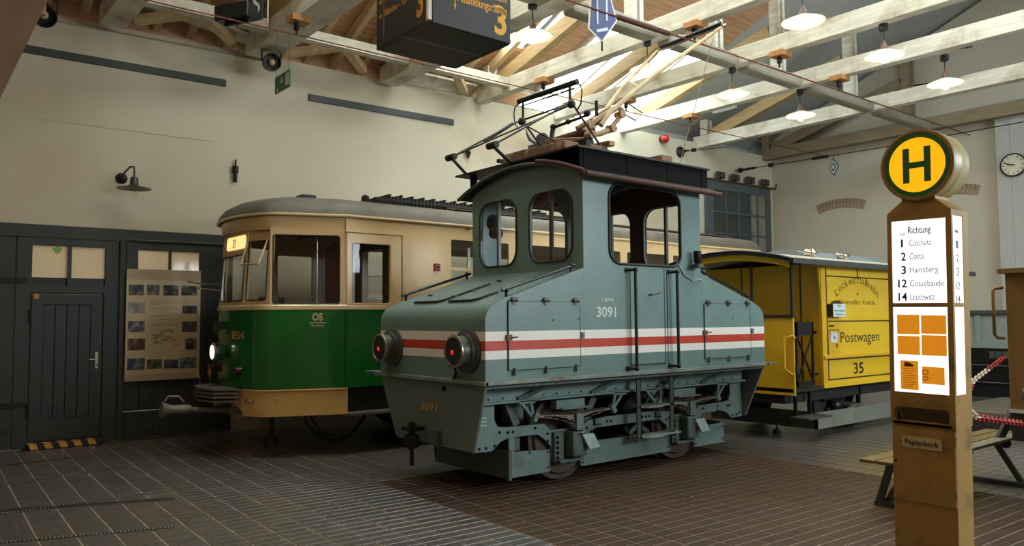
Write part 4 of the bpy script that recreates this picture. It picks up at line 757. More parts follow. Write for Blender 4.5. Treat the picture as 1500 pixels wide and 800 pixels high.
# running gear: solebar, side frames, springs, axle boxes, guards, steps
FY = 5.80
def rivets(mb, pts, y, r=.013, d=.012):
    for x, z in pts: mb.lathe([(r, 0), (r, d * .5), (r * .5, d)], (x, y, z), (0, -1, 0), 6)
    return mb
for s in (1, -1):
    Y = lambda y: LY + s * (y - LY)
    def bx(mb, x0, x1, y0, y1, z0, z1): a, b = sorted((Y(y0), Y(y1))); return mb.box(x0, x1, a, b, z0, z1)
    so = obj('solebar', bx(bx(MB(), 4.30, 8.36, FY, FY + .03, .84, 1.03), 4.30, 8.36, FY - .05, FY + .03, .835, .855), LG, lo)
    if s == 1: obj('rivet_row', rivets(MB(), [(4.4 + k * .17, .88) for k in range(23)] + [(4.45 + k * .5, .97) for k in range(8)], FY), LGD, so, kind='stuff')
    # side frame with cut-outs
    half = [(4.28, .83), (4.50, .83), (4.50, .68), (4.54, .61), (4.64, .60), (5.12, .59), (5.26, .53), (5.26, .21), (5.60, .21), (5.60, .52), (5.72, .57), (6.0, .59), (LX, .59)]
    low = [(LX, .49), (5.83, .49), (5.74, .45), (5.62, .20), (5.24, .20), (5.12, .44), (5.04, .495), (4.68, .50), (4.57, .47), (4.47, .395), (4.24, .40)]
    out = half + [(2 * LX - x, z) for x, z in half[-2::-1]] + [(2 * LX - x, z) for x, z in low[::-1]] + low[1:]
    slim = [(4.28, .83), (4.50, .83), (4.50, .68), (4.54, .61), (4.64, .60), (5.12, .59), (5.20, .52), (5.62, .52), (5.72, .57), (6.0, .59), (LX, .59)]
    slow = [(LX, .49), (5.83, .49), (5.74, .44), (5.66, .36), (5.66, .22), (5.62, .22), (5.62, .46), (5.25, .46), (5.25, .22), (5.21, .22), (5.21, .36), (5.12, .44), (5.04, .495), (4.68, .50), (4.57, .47), (4.47, .395), (4.24, .40)]
    out = slim + [(2 * LX - x, z) for x, z in slim[-2::-1]] + [(2 * LX - x, z) for x, z in slow[::-1]] + slow[1:]
    sf = obj('side_frame', MB().plate(out, [], lambda u, v: (u, Y(FY + .04), v), (0, s * .025, 0)), LG, lo)
    if s == 1:
        obj('frame_bolts', rivets(MB(), [(4.66, .55), (4.72, .55), (4.56, .56), (4.32, .43), (4.40, .43), (4.5, .44), (5.0, .56), (5.16, .49), (5.16, .42), (5.7, .5), (5.76, .46), (6.0, .54), (6.06, .54), (6.55, .54), (6.61, .54), (6.66, .54), (6.95, .48), (6.93, .42), (7.0, .5), (7.62, .55), (7.9, .56), (7.9, .51), (8.1, .55), (8.14, .55), (8.2, .43), (8.28, .43), (8.34, .45)], FY + .04, .014, .016), IRON, sf, kind='stuff')
        obj('corner_bracket', MB().box(5.80, 5.815, FY + .02, FY + .04, .52, .58).box(5.80, 5.9, FY + .02, FY + .04, .515, .527).box(6.76, 6.775, FY + .02, FY + .04, .52, .58).box(6.76, 6.85, FY + .02, FY + .04, .515, .527), DKL, sf)
        st_ = MB(); 
        for k in range(3): st_.box(4.325, 4.41, FY + .036, FY + .04, .70 - k * .035, .716 - k * .035)
        obj('stencil_lines', st_, mat('stencil_white', '#a9b5b3', .6), sf)
    for xa in (5.44, 7.23):
        sp = obj('leaf_spring', MB().add(*(lambda m: (m.v, m.f))((lambda m: [m.bar(Vector((xa + sg * .02, Y(FY - .02), .655 - k * .022)), Vector((xa + sg * (.50 - k * .09), Y(FY - .02), .685 - k * .012)), .10, .020, up=(0, 0, 1)) for k in range(6) for sg in (1, -1)] and m)(MB()))), mat('spring_steel', '#8a8272', .5, .3, var=.35, scale=20), lo)
        obj('spring_buckle', bx(MB(), xa + .0, xa + .10, FY - .09, FY + .05, .51, .675), LG, sp, bevel=.006)
        for sg in (1, -1):
            hg = MB(); xt = xa + .03 + sg * .54
            hg.bar((xt, Y(FY - .02), .66), (xt + sg * .05, Y(FY - .02), .84), .03, .03).bar((xt, Y(FY - .02), .66), (xt + sg * .17, Y(FY - .02), .84), .03, .03); bx(hg, min(xt, xt + sg * .2), max(xt, xt + sg * .2), FY - .05, FY + .02, .815, .845)
            hg.bar((xt - sg * .03, Y(FY - .04), .72), (xt + sg * .02, Y(FY - .04), .64), .05, .05)
            obj('spring_hanger', hg, LG, sp)
        bxs = MB(); bx(bxs, xa - .22, xa + .17, FY - .03, FY + .06, .73, .815); bx(bxs, xa - .16, xa + .24, FY - .06, FY + .06, .72, .735); obj('spring_stop', bxs, LG, sp, bevel=.004)
        ab = MB(); bx(ab, xa - .06, xa + .14, FY - .10, FY + .06, .25, .50); ax = obj('axle_box', ab, LGD, lo, bevel=.02)
        if s == 1: ax['label'] = 'axle box with sloping lid'
        obj('axle_lid', MB().prism([(xa + .05, Y(FY - .11), .47), (xa + .19, Y(FY - .14), .47), (xa + .24, Y(FY - .18), .33), (xa + .10, Y(FY - .17), .32)], (0, s * .035, 0)).prism([(xa + .01, Y(FY - .1), .48), (xa + .1, Y(FY - .1), .5), (xa + .1, Y(FY - .1), .47), (xa + .01, Y(FY - .1), .455)], (0, s * .05, 0)), mat('lid_paint', '#7b9392', .4, var=.1), ax, bevel=.005)
        pd = MB(); bx(pd, xa - .22, xa - .10, FY + .0, FY + .05, .21, .50); bx(pd, xa - .2, xa + .12, FY - .06, FY + .05, .205, .23); pp_ = obj('pedestal', pd, LGD, lo)
        if s == 1: obj('pedestal_bolts', rivets(MB(), [(xa - .185, .25 + k * .05) for k in range(5)], FY, .017, .02), IRON, pp_, kind='stuff')
    for x0, x1, zl, zr in ((4.67, 5.20, .36, .33), (5.62, 7.03, .36, .33), (7.46, 8.03, .34, .35)):
        gd = obj('guard_plate', MB().prism([(x0, Y(5.85), .115), (x1, Y(5.85), .115), (x1, Y(5.85), zr), (x0, Y(5.85), zl)], (0, s * .02, 0)), LG, lo)
        if s == 1: obj('guard_bolts', rivets(MB(), [(x0 + .025, .15), (x0 + .025, .30), (x1 - .03, .16), (x1 - .03, .31), ((x0 + x1) / 2, .33)], 5.85, .012, .012), IRON, gd, kind='stuff')
        for x in (x0 + .03, x1 - .03) if x1 - x0 > 1 else (x0 + .05,): bx_ = obj('guard_hanger', bx(MB(), x - .035, x + .035, 5.855, 5.87, .3, .56), LG, gd)
    for xa in (5.41, 7.23):
        w = obj('wheel', MB().lathe([(.001, -.0), (.12, .0), (.13, -.03), (.36, -.03), (.38, 0), (.425, 0), (.43, .10), (.46, .105), (.45, .135), (.001, .135)], (xa, Y(5.93), .43), (0, s, 0), 36), mat('wheel_steel', '#5a4a42', .55, .4, var=.25, scale=14), lo, smooth=30)
    if s == 1:
        for x in (6.31, 6.85): obj('step_hanger', MB().box(x - .035, x + .03, 5.66, 5.675, .32 if x < 6.5 else .38, 1.05).box(x + .02, x + .03, 5.66, 5.70, .32, 1.05), mat('step_steel', '#4c5654', .5, .3, var=.2), lo)
        for z, xe in ((.665, 7.06), (.345, 6.99)):
            st1 = obj('step_board', MB().prism([(6.30, 5.66, z), (xe, 5.66, z), (xe, 5.80, z + .005), (6.30, 5.80, z + .005)], (0, 0, .018)).prism([(6.40, 5.60, z), (6.62, 5.60, z), (6.72, 5.66, z), (6.34, 5.66, z)], (0, 0, .015)), mat('step_paint', '#87938d', .6, var=.2, scale=8), lo)
        for x in (4.97, 5.94, 6.98, 7.75): obj('sill_stay', MB().tube([(x - .22, FY - .01, .86), (x - .05, FY - .05, .92), (x + .05, 5.57, 1.03)], .022, 8), LGD, lo, smooth=50)
        for p_, q_, w_ in (((5.0, 5.95, .82), (5.1, 5.95, .35), .08), ((5.9, 5.95, .8), (5.75, 5.95, .55), .08), ((4.68, 5.9, .84), (4.8, 5.9, .6), .08), ((7.0, 5.95, .8), (7.12, 5.95, .6), .07)): obj('brake_link', MB().bar(p_, q_, .06, w_), LGD, lo)
        for b_ in ((4.75, 4.95, 5.95, 6.05, .62, .82), (5.6, 5.95, 6.0, 6.1, .60, .8), (7.3, 7.6, 5.95, 6.1, .62, .8), (4.72, 4.86, 5.9, 6.0, .35, .5)): obj('gear_case', MB().box(*b_), LGD, lo, bevel=.01)
        for x_, z_ in ((7.62, .46), (6.55, .44)): obj('brake_pulley', MB().lathe([(.03, -.01), (.06, 0), (.06, .1)], (x_, 5.9, z_), (0, 1, 0), 14), LGD, lo, smooth=40)
        obj('brake_rod', MB().tube([(6.4, 5.9, .36), (6.5, 5.88, .45), (6.7, 5.9, .36)], .03, 6), LGD, lo, smooth=50)
        obj('truss_bracket', MB().bar((6.62, 5.78, .84), (6.78, 5.78, .67), .03, .03).bar((6.78, 5.78, .84), (6.78, 5.78, .66), .035, .03), LG, lo)
for x_ in (5.41, 7.23): obj('axle', MB().cyl((x_, 6.0, .43), (x_, 6.96, .43), .07, 14), IRON, lo, smooth=40)
obj('traction_motor', MB().cyl((5.85, 6.15, .5), (5.85, 6.8, .5), .24, 20).cyl((6.8, 6.15, .5), (6.8, 6.8, .5), .24, 20).box(4.3, 8.36, 6.1, 6.86, .75, 1.0), mat('motor_dark', '#232524', .6), lo, smooth=35)
fg = MB().prism([(4.67, 5.83, .105), (4.67, 7.06, .105), (4.67, 7.12, .17), (4.67, 7.12, .38), (4.67, 5.83, .38)], (.03, 0, 0))
fgo = obj('front_guard', fg, mat('guard_dark', '#55625f', .55, var=.2, scale=6), lo); obj('corner_angle', MB().box(4.655, 4.69, 5.82, 5.86, .10, .38), LGD, fgo)
obj('front_guard', MB().box(7.99, 8.02, 5.87, 7.09, .105, .36), mat('guard_dark', '#55625f'), lo)
# ---------------------------------------------------------------- green and cream tram 854
TY = 9.87
CRM = mat('tram_cream', '#d3b98a', .28, var=.04, scale=1.5, coat=.3); GRN = mat('tram_green', '#136222', .18, var=.08, scale=1.2, coat=.5)
BEI = mat('tram_skirt', '#c9a868', .35, var=.08, scale=3, bump=.05, bscale=4); UND = mat('underframe', '#1b1d1c', .7, var=.2)
TROOF = mat('tram_roof', '#5d594e', .65, var=.25, scale=3, bump=.4, bscale=5)
tr = thing('tram', 'green and cream tram car numbered 854 with lit headlamp and lit destination window', 'tram', (8, TY, 0))
def outline(off=0., n=5):
    """plan of one half of the car from the side to the nose centre, then mirrored"""
    P = [(13.2, 8.70 - off), (4.42, 8.70 - off), (3.70 - off * .5, 8.985 - off), (3.60 - off * .8, 9.04 - off * .9), (3.53 - off, 9.12 - off * .6), (3.47 - off, 9.27 - off * .4), (3.42 - off, 9.46), (3.385 - off, 9.66), (3.375 - off, TY)]
    return P + [(x, 2 * TY - y) for x, y in P[-2::-1]]
def skin(mb, off, z0, z1, off1=None, x1=13.2):
    A = outline(off); B = outline(off if off1 is None else off1)
    return mb.grid([[(x, y, z0) for x, y in A], [(x, y, z1) for x, y in B]])
lowr = obj('lower_body', skin(MB(), 0, .80, 1.755), GRN, tr, smooth=35)
ds = obj('door_seam', MB().box(4.415, 4.425, 8.693, 8.70, .80, 1.755), mat('seam_green', '#0a2a10', .6, var=0), lowr)
obj('waist_rail', skin(skin(MB(), .012, 1.755, 1.80), .012, 1.80, 1.815, 0.), CRM, tr, smooth=35)
obj('roof_fascia', skin(skin(MB(), -.035, 2.72, 2.885, -.02), .012, 2.885, 2.92), CRM, tr, smooth=35)
obj('gutter', MB().tube([(x, y, 2.905) for x, y in outline(.02)], .018, 6), CRM, tr, smooth=60)
IN = mat('tram_inner_wood', '#6a4426', .45, var=.2, scale=3, mapscale=(3, 3, .4))
def seg_panel(a, b, z0, z1, holes, name, lean=.05, t=.03, m=None):
    a, b = Vector((*a, 0)), Vector((*b, 0)); L = (b - a).length; d = (b - a) / L; nrm = Vector((-d.y, d.x, 0))
    nrm = nrm if nrm.dot(Vector((8, TY, 0)) - a) > 0 else -nrm
    fn = lambda u, v: a + d * u + nrm * (lean * (v - z0) / (z1 - z0)) + Vector((0, 0, v))
    p = obj(name, MB().plate([(0, z0), (L, z0), (L, z1), (0, z1)], holes, fn, nrm * t), m or CRM, tr, smooth=30)
    for h in holes:
        obj('window_rubber', MB().tube([fn(u, v) - nrm * .002 for u, v in h], .008, 6, True), mat('rubber_dark', '#1d1c19', .6), p)
        obj('pane', MB().prism([fn(u, v) + nrm * .012 for u, v in h], nrm * .004), GLASS, p)
    return p, fn, nrm, L
Z0, Z1 = 1.80, 2.74
A_, B_, C_, D_ = (4.42, 8.70), (3.60, 9.045), (3.42, 9.44), (3.42, 10.30)
MIR = lambda p: (p[0], 2 * TY - p[1])
for a, b, mir in ((A_, B_, 0), (MIR(A_), MIR(B_), 1)):
    L = (Vector(a) - Vector(b)).length
    seg_panel(a, b, Z0, Z1, [rrect(.075, L - .035, 1.825, 2.655, .03)], 'cab_side_panel', .0 if 0 else .02)
    a2, b2 = (B_, C_) if not mir else (MIR(B_), MIR(C_))
    L = (Vector(a2) - Vector(b2)).length
    p, fn, nr, L = seg_panel(a2, b2, Z0, Z1, [rrect(.07, L - .05, 1.87, 2.60, .03)], 'front_quarter_panel', .06)
    if not mir: obj('tilted_vent', MB().tube([fn(.07, 2.60) - nr * .02, fn(.10, 2.30) - nr * .12, fn(L - .05, 2.30) - nr * .12, fn(L - .05, 2.60) - nr * .02], .012, 6, True), CRM, p)
p, fn, nr, L = seg_panel(C_, D_, Z0, Z1, [rrect(.04, .82, 1.87, 2.44, .03)], 'front_panel', .06)
L2 = L
obj('wiper', MB().tube([fn(.55, 1.86) - nr * .03, fn(.63, 2.05) - nr * .03, fn(.66, 2.25) - nr * .02], .008, 6), BLACK, p)
dw = obj('destination_window', MB().prism([fn(u, v) - nr * .012 for u, v in rrect(.06, .70, 2.52, 2.685, .05)], nr * .012), emis('destination_light', '#ffcf86', 1.25, '#fff0d0'), p, label='lit destination window')
tb = MB(); text_mb(tb, '31', fn(.24, 2.545) - nr * .0125 , (0, -1, 0), (.06, 0, 1), h=.11, w=.10, bold=.02) if False else text_mb(tb, '31', fn(.47, 2.545) - nr * .0125, (0, -1, 0), (.06, 0, 1), h=.11, w=.10, bold=.02)
obj('lettering', tb, mat('blind_ink', '#4a3a1c', .6, var=0), dw)
# passenger side
holes = [rrect(.02, .80, .0, .0, .0)] 
wins_x = [(5.98 + k * 1.16, 6.98 + k * 1.16) for k in range(6)]
for yy, t in ((8.70, .03), (2 * TY - 8.70 - .03, .03)):
    hs_ = [rrect(4.50, 5.035, 1.835, 2.575, .025)] + [rrect(a, b, 1.85, 2.705, .03) for a, b in wins_x]
    p = obj('body_side', MB().plate([(4.42, Z0), (13.2, Z0), (13.2, 2.90), (4.42, 2.90)], hs_, lambda u, v: (u, yy, v), (0, t, 0)), CRM, tr)
    yg = yy + .012
    for k, (a, b) in enumerate([(4.50, 5.035)] + wins_x):
        obj('pane', MB().box(a, b, yg, yg + .004, 1.83, 2.71), GLASS, p)
        if k: obj('sash_rail', MB().box(a, b, yy - .003, yy + .02, 2.29, 2.33), CRM, p)
    if yy < 9:
        dd = obj('door_frame', MB().plate([(4.43, 1.815), (5.20, 1.815), (5.20, 2.70), (4.43, 2.70)], [rrect(4.495, 5.04, 1.83, 2.58, .03), ], lambda u, v: (u, 8.688, v), (0, .012, 0)), CRM, p)
        obj('door_gap', MB().box(5.20, 5.212, 8.684, 8.70, 1.815, 2.71).box(4.40, 5.212, 8.684, 8.70, 2.70, 2.71), mat('gap_brown', '#6a5230', .6, var=0), dd)  # brown strips along the door joint
        tt = MB()
        for z, s_, w in ((1.945, 'Tür bitte', .15), (1.915, 'selbst öffnen', .22), (1.885, 'und schließen', .22)): text_mb(tt, s_, (4.83, 8.709, z), (1, 0, 0), (0, 0, 1), h=.02, w=w, align='C', bold=.01)
        obj('lettering', tt, WHITE, p)
        bt = obj('door_button', MB().box(5.70, 5.79, 8.67, 8.70, 2.27, 2.37), mat('button_red', '#8e2a1f', .4), p, bevel=.008)
        obj('button_dot', MB().cyl((5.745, 8.672, 2.32), (5.745, 8.66, 2.32), .018, 10), BLACK, bt)
        obj('lamp_eye', MB().cyl((6.24, 8.70, 2.865), (6.24, 8.66, 2.865), .022, 10), CHROME, p)
lt = MB(); text_mb(lt, 'OS', (4.14, 8.805, 1.625), (.93, -.36, 0), (0, 0, 1), h=.085, w=.125, bold=.035)
lt.v = [(x, y - 0.0, z) for x, y, z in lt.v]
def side_pt(x): return 8.70 + (4.42 - x) / (4.42 - 3.70) * .285
l2 = MB(); dirv = Vector((.72, -.285, 0)).normalized(); nv = Vector((-dirv.y * -1, -dirv.x, 0)); nv = Vector((dirv.y, -dirv.x, 0))
p0 = Vector((4.05, side_pt(4.05), 0)) + nv * .001
text_mb(l2, 'OS', p0 + Vector((0, 0, 1.625)), dirv, U, h=.085, w=.125, bold=.035); text_mb(l2, 'ohne Schaffner', p0 - dirv * .035 + Vector((0, 0, 1.585)), dirv, U, h=.022, w=.195, bold=.01); text_mb(l2, 'Mit Zahlbox', p0 - dirv * .01 + Vector((0, 0, 1.55)), dirv, U, h=.022, w=.15, bold=.01)
obj('lettering', l2, mat('lettering_cream', '#c9b98a', .5, var=0), lowr)
n8 = MB(); dn = (Vector((3.47, 9.27, 0)) - Vector((3.385, 9.66, 0))).normalized(); text_mb(n8, '854', Vector((3.375, 9.67, 1.40)), dn, U, h=.095, w=.27, bold=.02); obj('number', n8, mat('number_gold', '#b08a4a', .5, var=0), lowr, label='gold fleet number 854')
# roof
def roof_ring(inset, z):
    out = []
    for x, y in outline(.03):
        sx = min(max(x, 4.6), 13.0); out.append((x + (sx - x) * inset, y + (TY - y) * inset, z))
    return out
obj('tram_roof', MB().grid([roof_ring(t, z) for t, z in ((0, 2.915), (.015, 2.975), (.06, 3.05), (.16, 3.12), (.35, 3.17), (.65, 3.20), (1, 3.21))]), TROOF, tr, smooth=60)
rk_ = obj('resistor_bank', MB().box(5.3, 8.2, 9.2, 10.6, 3.14, 3.20), BLACK, tr)
gr = MB()
for k in range(48): gr.box(5.35 + k * .06, 5.375 + k * .06, 9.25, 10.5, 3.2, 3.31 + .03 * ((k * 7) % 3 == 0))
for yy in (9.05, 9.7, 10.4): gr.box(5.0, 8.4, yy - .03, yy + .03, 3.2, 3.235)
obj('resistor_grids', gr, BLACK, rk_)
rp = obj('roof_walk', MB().box(6.1, 12.6, 8.98, 9.22, 3.165, 3.19), mat('roof_walk', '#4a3c33', .7, var=.3, scale=8), tr)
for x in (6.2, 6.9, 7.8, 9, 10.2, 11.4): obj('walk_trestle', MB().box(x - .03, x + .03, 8.98, 9.2, 3.0, 3.165), BLACK, rp)
obj('roof_insulator', MB().lathe([(.04, 0), (.05, .03), (.02, .06), (.055, .12), (.05, .18), (.02, .2)], (4.95, 9.2, 3.08), n=12), mat('insulator_brown', '#3a1f18', .3), tr, smooth=50)
obj('roof_box', MB().box(4.3, 4.5, 9.72, 9.95, 3.12, 3.30), BLACK, tr, bevel=.01)
obj('cable_duct', MB().box(4.7, 5.3, 9.15, 9.3, 3.06, 3.11), BLACK, tr)
# inside
obj('floor_pan', MB().box(4.3, 13.1, 8.9, 10.9, .78, .84), UND, tr)
obj('inner_ceiling', MB().box(4.8, 13.1, 8.76, 10.98, 2.80, 2.82), mat('inner_ceiling', '#cfc3a2', .6), tr)
obj('bulkhead', MB().plate([(8.75, .84), (10.98, .84), (10.98, 2.85), (8.75, 2.85)], [[(9.45, .9), (10.1, .9), (10.1, 2.6), (9.45, 2.6)], [(10.25, 1.85), (10.85, 1.85), (10.85, 2.6), (10.25, 2.6)]], lambda u, v: (5.35, u, v), (.04, 0, 0)), IN, tr)
dk = obj('driver_desk', MB().box(3.55, 3.85, 9.3, 10.3, .85, 1.85), UND, tr, bevel=.03); obj('controller', MB().cyl((3.9, 9.75, .85), (3.9, 9.75, 1.92), .16, 16), mat('controller_iron', '#3a3c3a', .5), dk, smooth=40)
obj('cab_door_panel', MB().box(4.55, 4.58, 9.0, 9.55, .85, 2.6), IN, tr); obj('grab_pole', MB().cyl((4.25, 9.15, .9), (4.25, 9.15, 2.75), .014, 8), CHROME, tr, smooth=50)
for k in range(6):
    for yb in (9.0, 10.35):
        x = 6.2 + k * 1.16; s_ = obj('seat_bench', MB().box(x, x + .42, yb, yb + .42, 1.22, 1.27).box(x + .38, x + .42, yb, yb + .42, 1.25, 1.95), IN, tr, bevel=.01)
obj('line_map', MB().box(6.33, 6.37, 8.80, 8.82, 2.3, 2.62), WHITE, tr)
# skirt, underframe, front gear
sk_ = [(4.43, 8.67), (3.70, 8.955), (3.585, 9.01), (3.50, 9.09), (3.44, 9.24), (3.41, 9.36)]
sb = MB().grid([[(x, y, z) for x, y in sk_] for z in (.80, .49)]); sb.grid([[(x + .02, y + .02, z) for x, y in sk_] for z in (.80, .49)]); sb.box(4.42, 4.44, 8.67, 8.70, .49, .80)
sko = obj('side_skirt', sb, BEI, tr, smooth=40)
s3 = [(3.41, 9.36), (3.375, 9.6), (3.365, TY), (3.375, 10.14), (3.41, 10.38)]
obj('front_skirt', MB().grid([[(x, y, .80) for x, y in s3], [(x, y, .66 if 0 < k < 4 else .52) for k, (x, y) in enumerate(s3)]]), BEI, tr, smooth=40)
m3 = [(x, 2 * TY - y) for x, y in sk_]; obj('side_skirt', MB().grid([[(x, y, z) for x, y in m3] for z in (.80, .49)]), BEI, tr, smooth=40)
obj('skirt_bead', MB().tube([(x, y - .004, .795) for x, y in sk_], .012, 6), BEI, sko, smooth=60)
obj('skirt_rivets', MB().sphere((3.66, 8.965, .70), .014, 8).sphere((3.80, 8.91, .70), .014, 8), BEI, sko, smooth=60)
obj('skirt_loop', MB().tube([(3.425, 9.26, .70), (3.40, 9.26, .66), (3.43, 9.12, .66), (3.46, 9.12, .69)], .009, 6), STEEL, sko)
uf = MB().box(4.0, 13, 9.0, 10.74, .52, .78).box(4.45, 6.4, 8.78, 8.86, .5, .79); obj('underframe', uf, UND, tr)
obj('running_board', MB().box(4.43, 6.8, 8.60, 8.82, .47, .50), mat('board_grey', '#5a5850', .6), tr)
for x in (6.3, 8.1):
    obj('wheel', MB().lathe([(.001, 0), (.34, 0), (.36, -.02), (.42, -.02), (.42, .1), (.001, .1)], (x, 9.1, .42), (0, 1, 0), 28), mat('wheel_steel', '#5a4a42'), tr, smooth=30); obj('wheel', MB().lathe([(.001, 0), (.42, 0), (.42, .1), (.001, .1)], (x, 10.6, .42), (0, 1, 0), 28), mat('wheel_steel', '#5a4a42'), tr, smooth=30)
obj('truck_frame', MB().box(5.5, 9.0, 9.0, 9.08, .25, .6).box(5.95, 6.05, 9.0, 10.7, .15, .5), UND, tr)
obj('sand_pipe', MB().cyl((3.68, 9.15, .5), (3.68, 9.15, .2), .03, 8).cyl((3.68, 9.15, .22), (3.68, 9.15, .12), .07, 10), BLACK, tr, smooth=40)
obj('hose_loop', MB().tube([(4.02, 9.0, .60), (4.06, 9.0, .38), (4.25, 9.0, .19), (4.45, 9.0, .13), (4.66, 9.0, .19), (4.84, 9.0, .38), (4.88, 9.0, .60)], .022, 8).tube([(4.12, 9.06, .60), (4.15, 9.06, .42), (4.3, 9.06, .23), (4.47, 9.06, .17)], .012, 8), BLACK, tr, smooth=60)
fh = obj('headlamp', MB().lathe([(.06, 0), (.10, .04), (.115, .12), (.12, .16), (.105, .17)], (3.375, TY, 1.24), (-1, 0, 0), 24), CHROME, tr, smooth=50)
obj('lens', MB().lathe([(.001, .185), (.06, .178), (.105, .165), (.105, .15)], (3.375, TY, 1.24), (-1, 0, 0), 24), emis('headlamp_light', '#ffe6b0', 3.0, '#fff4dc'), fh, smooth=50, label='glowing headlamp lens')
for y in (9.46, 2 * TY - 9.46): obj('marker_lamp', MB().lathe([(.05, 0), (.05, .07), (.04, .08), (.001, .085)], (3.42, y, 1.02), (-1, .1, 0), 16), mat('marker_red', '#4a1518', .25), tr, smooth=40)
bp = obj('front_buffer', MB().prism([(3.36, 9.35, .655), (3.36, 10.4, .655), (3.10, 10.25, .655), (3.03, TY, .655), (3.10, 9.5, .655)], (0, 0, .02)), mat('buffer_grey', '#6f675b', .5, .3, var=.2), tr)
for k in range(3): obj('buffer_lamella', MB().prism([(3.36, 9.35, .70 + k * .045), (3.36, 10.4, .70 + k * .045), (3.10, 10.25, .70 + k * .045), (3.03, TY, .70 + k * .045), (3.10, 9.5, .70 + k * .045)], (0, 0, .028)), mat('buffer_grey', '#6f675b'), bp)
cp = obj('drawbar', MB().cyl((3.6, TY, .50), (2.95, TY, .555), .035, 10).box(3.4, 4.0, TY - .06, TY + .06, .46, .54), mat('drawbar_grey', '#7d776c', .5, .4, var=.2), tr, smooth=40)
obj('funnel_head', MB().lathe([(.04, .35), (.055, .3), (.05, .12), (.075, .04), (.10, 0), (.08, .01), (.05, .04), (.001, .05)], (2.62, TY, .58), (1, 0, -.05), 16).tube([(2.66, TY, .67), (2.70, TY, .73), (2.82, TY, .72), (2.88, TY, .65)], .014, 6), mat('drawbar_grey', '#7d776c'), cp, smooth=40)
obj('coupling_pin', MB().tube([(2.62, TY, .58), (2.2, TY, .585)], .008, 6), STEEL, cp)
obj('mirror_arm', MB().tube([(3.43, 10.28, 2.10), (3.25, 10.45, 2.11), (3.1, 10.55, 2.14)], .012, 6).tube([(3.42, 10.28, 2.02), (3.2, 10.45, 2.05), (3.25, 10.45, 2.11)], .01, 6), CHROME, tr, smooth=50)
obj('side_bracket', MB().box(3.28, 3.42, 9.98, 10.1, 1.52, 1.62).cyl((3.3, TY + .15, 1.45), (3.3, TY + .15, 1.55), .03, 10), mat('bracket_green', '#173a1e', .5), tr)
for x, y, c, lab in ((3.08, 9.9, '#b98a3a', 'small yellow and green triangular flag standing on the tram buffer'), (3.14, 9.72, '#c4571c', 'small orange leaf shaped flag standing on the tram buffer')):
    f = thing('signal_flag', lab, 'flag', (x, y, .86), group='small flags on the tram buffer')
    obj('stick', MB().tube([(x, y, .82), (x - .02, y + .03, 1.12)], .006, 6), mat('flag_stick', '#5a4632', .6), f)
    tip = Vector((x - .02, y + .03, 1.12)) if 'yellow' in lab else Vector((x - .01, y + .015, 1.06))
    obj('flag_cloth', MB().prism([tip, tip + Vector((-.02, .07, -.16)), tip + Vector((.01, -.01, -.2))] if 'yellow' in lab else [tip, tip + Vector((-.01, .035, -.06)), tip + Vector((0, .0, -.13)), tip + Vector((.01, -.035, -.06))], (.004, .002, 0)), mat('flag_' + lab[6:9], c, .8), f)
# ---------------------------------------------------------------- yellow mail wagon 35
YEL = mat('mail_yellow', '#d9b31c', .35, var=.05, scale=2, coat=.2); YED = mat('mail_yellow_frame', '#cfa21a', .4, var=.06)
BLN = mat('line_black', '#1a150a', .5, var=0)
mw = thing('mail_wagon', 'yellow mail wagon numbered 35 with open end platform behind the grey locomotive', 'wagon', (12.2, 6.55, 0))
PY0, PY1 = 5.62, 7.48; XB0, XB1, XP = 9.98, 14.6, 9.25
body = obj('body', MB().box(XB0, XB1, PY0 + .012, PY1, .68, 2.36), YEL, mw)
yl = PY0 - .0; 
obj('corner_post', MB().box(XB0 - .02, XB0 + .10, PY0 - .006, PY0 + .05, .68, 2.36), YED, body, bevel=.006)
ln = MB()
for z in (2.19, 1.565, .765): ln.box(XB0 + .13, XB1 - .1, PY0 + .004, PY0 + .012, z - .008, z + .008)
ln.box(XB0 + .13, XB1 - .1, PY0 + .004, PY0 + .012, 1.03, 1.044)
ln.box(XB0 + .125, XB0 + .141, PY0 + .004, PY0 + .012, .765, 2.33); ln.box(10.98, 10.996, PY0 + .004, PY0 + .012, 2.19, 2.33)
for x in (12.1, 13.3): ln.box(x, x + .016, PY0 + .004, PY0 + .012, .765, 2.33)
obj('panel_lines', ln, BLN, body)
obj('rubbing_rail', MB().box(XB0 - .01, XB1, PY0 - .03, PY0 + .012, 1.05, 1.10), YED, body, bevel=.01)
obj('sill_rail', MB().box(XB0 - .02, XB1, PY0 - .01, PY0 + .012, .66, .72), YEL, body)
lw = MB(); yy = PY0 + .0118
# arched line
word = 'Lockwitztalbahn'; cx0, zc, Rr = 10.98, 1.16, .95; span = math.radians(78)
wd_ = {'l': .5, 'i': .45, 't': .6, 'w': 1.25, 'L': 1.05}; tot = sum(wd_.get(c, .95) for c in word); acc = 0
for c in word:
    wv = wd_.get(c, .95); a = span / 2 - span * (acc + wv / 2) / tot; acc += wv
    o = Vector((cx0 - Rr * math.sin(a), yy, zc + Rr * math.cos(a)))
    text_mb(lw, c, o, (math.cos(a), 0, math.sin(a)), (-math.sin(a), 0, math.cos(a)), h=.105, w=wv * .078, align='C')
    if c in 'Lkiwlh': lw.bar(o - Vector((math.cos(a), 0, math.sin(a))) * .03 - Vector((0, .001, 0)), o + Vector((math.cos(a), 0, math.sin(a))) * .03 - Vector((0, .001, 0)), .002, .008)
text_mb(lw, 'Niedersedlitz - Kreischa', (cx0, yy, 1.80), (1, 0, 0), U, h=.075, w=1.02, align='C')
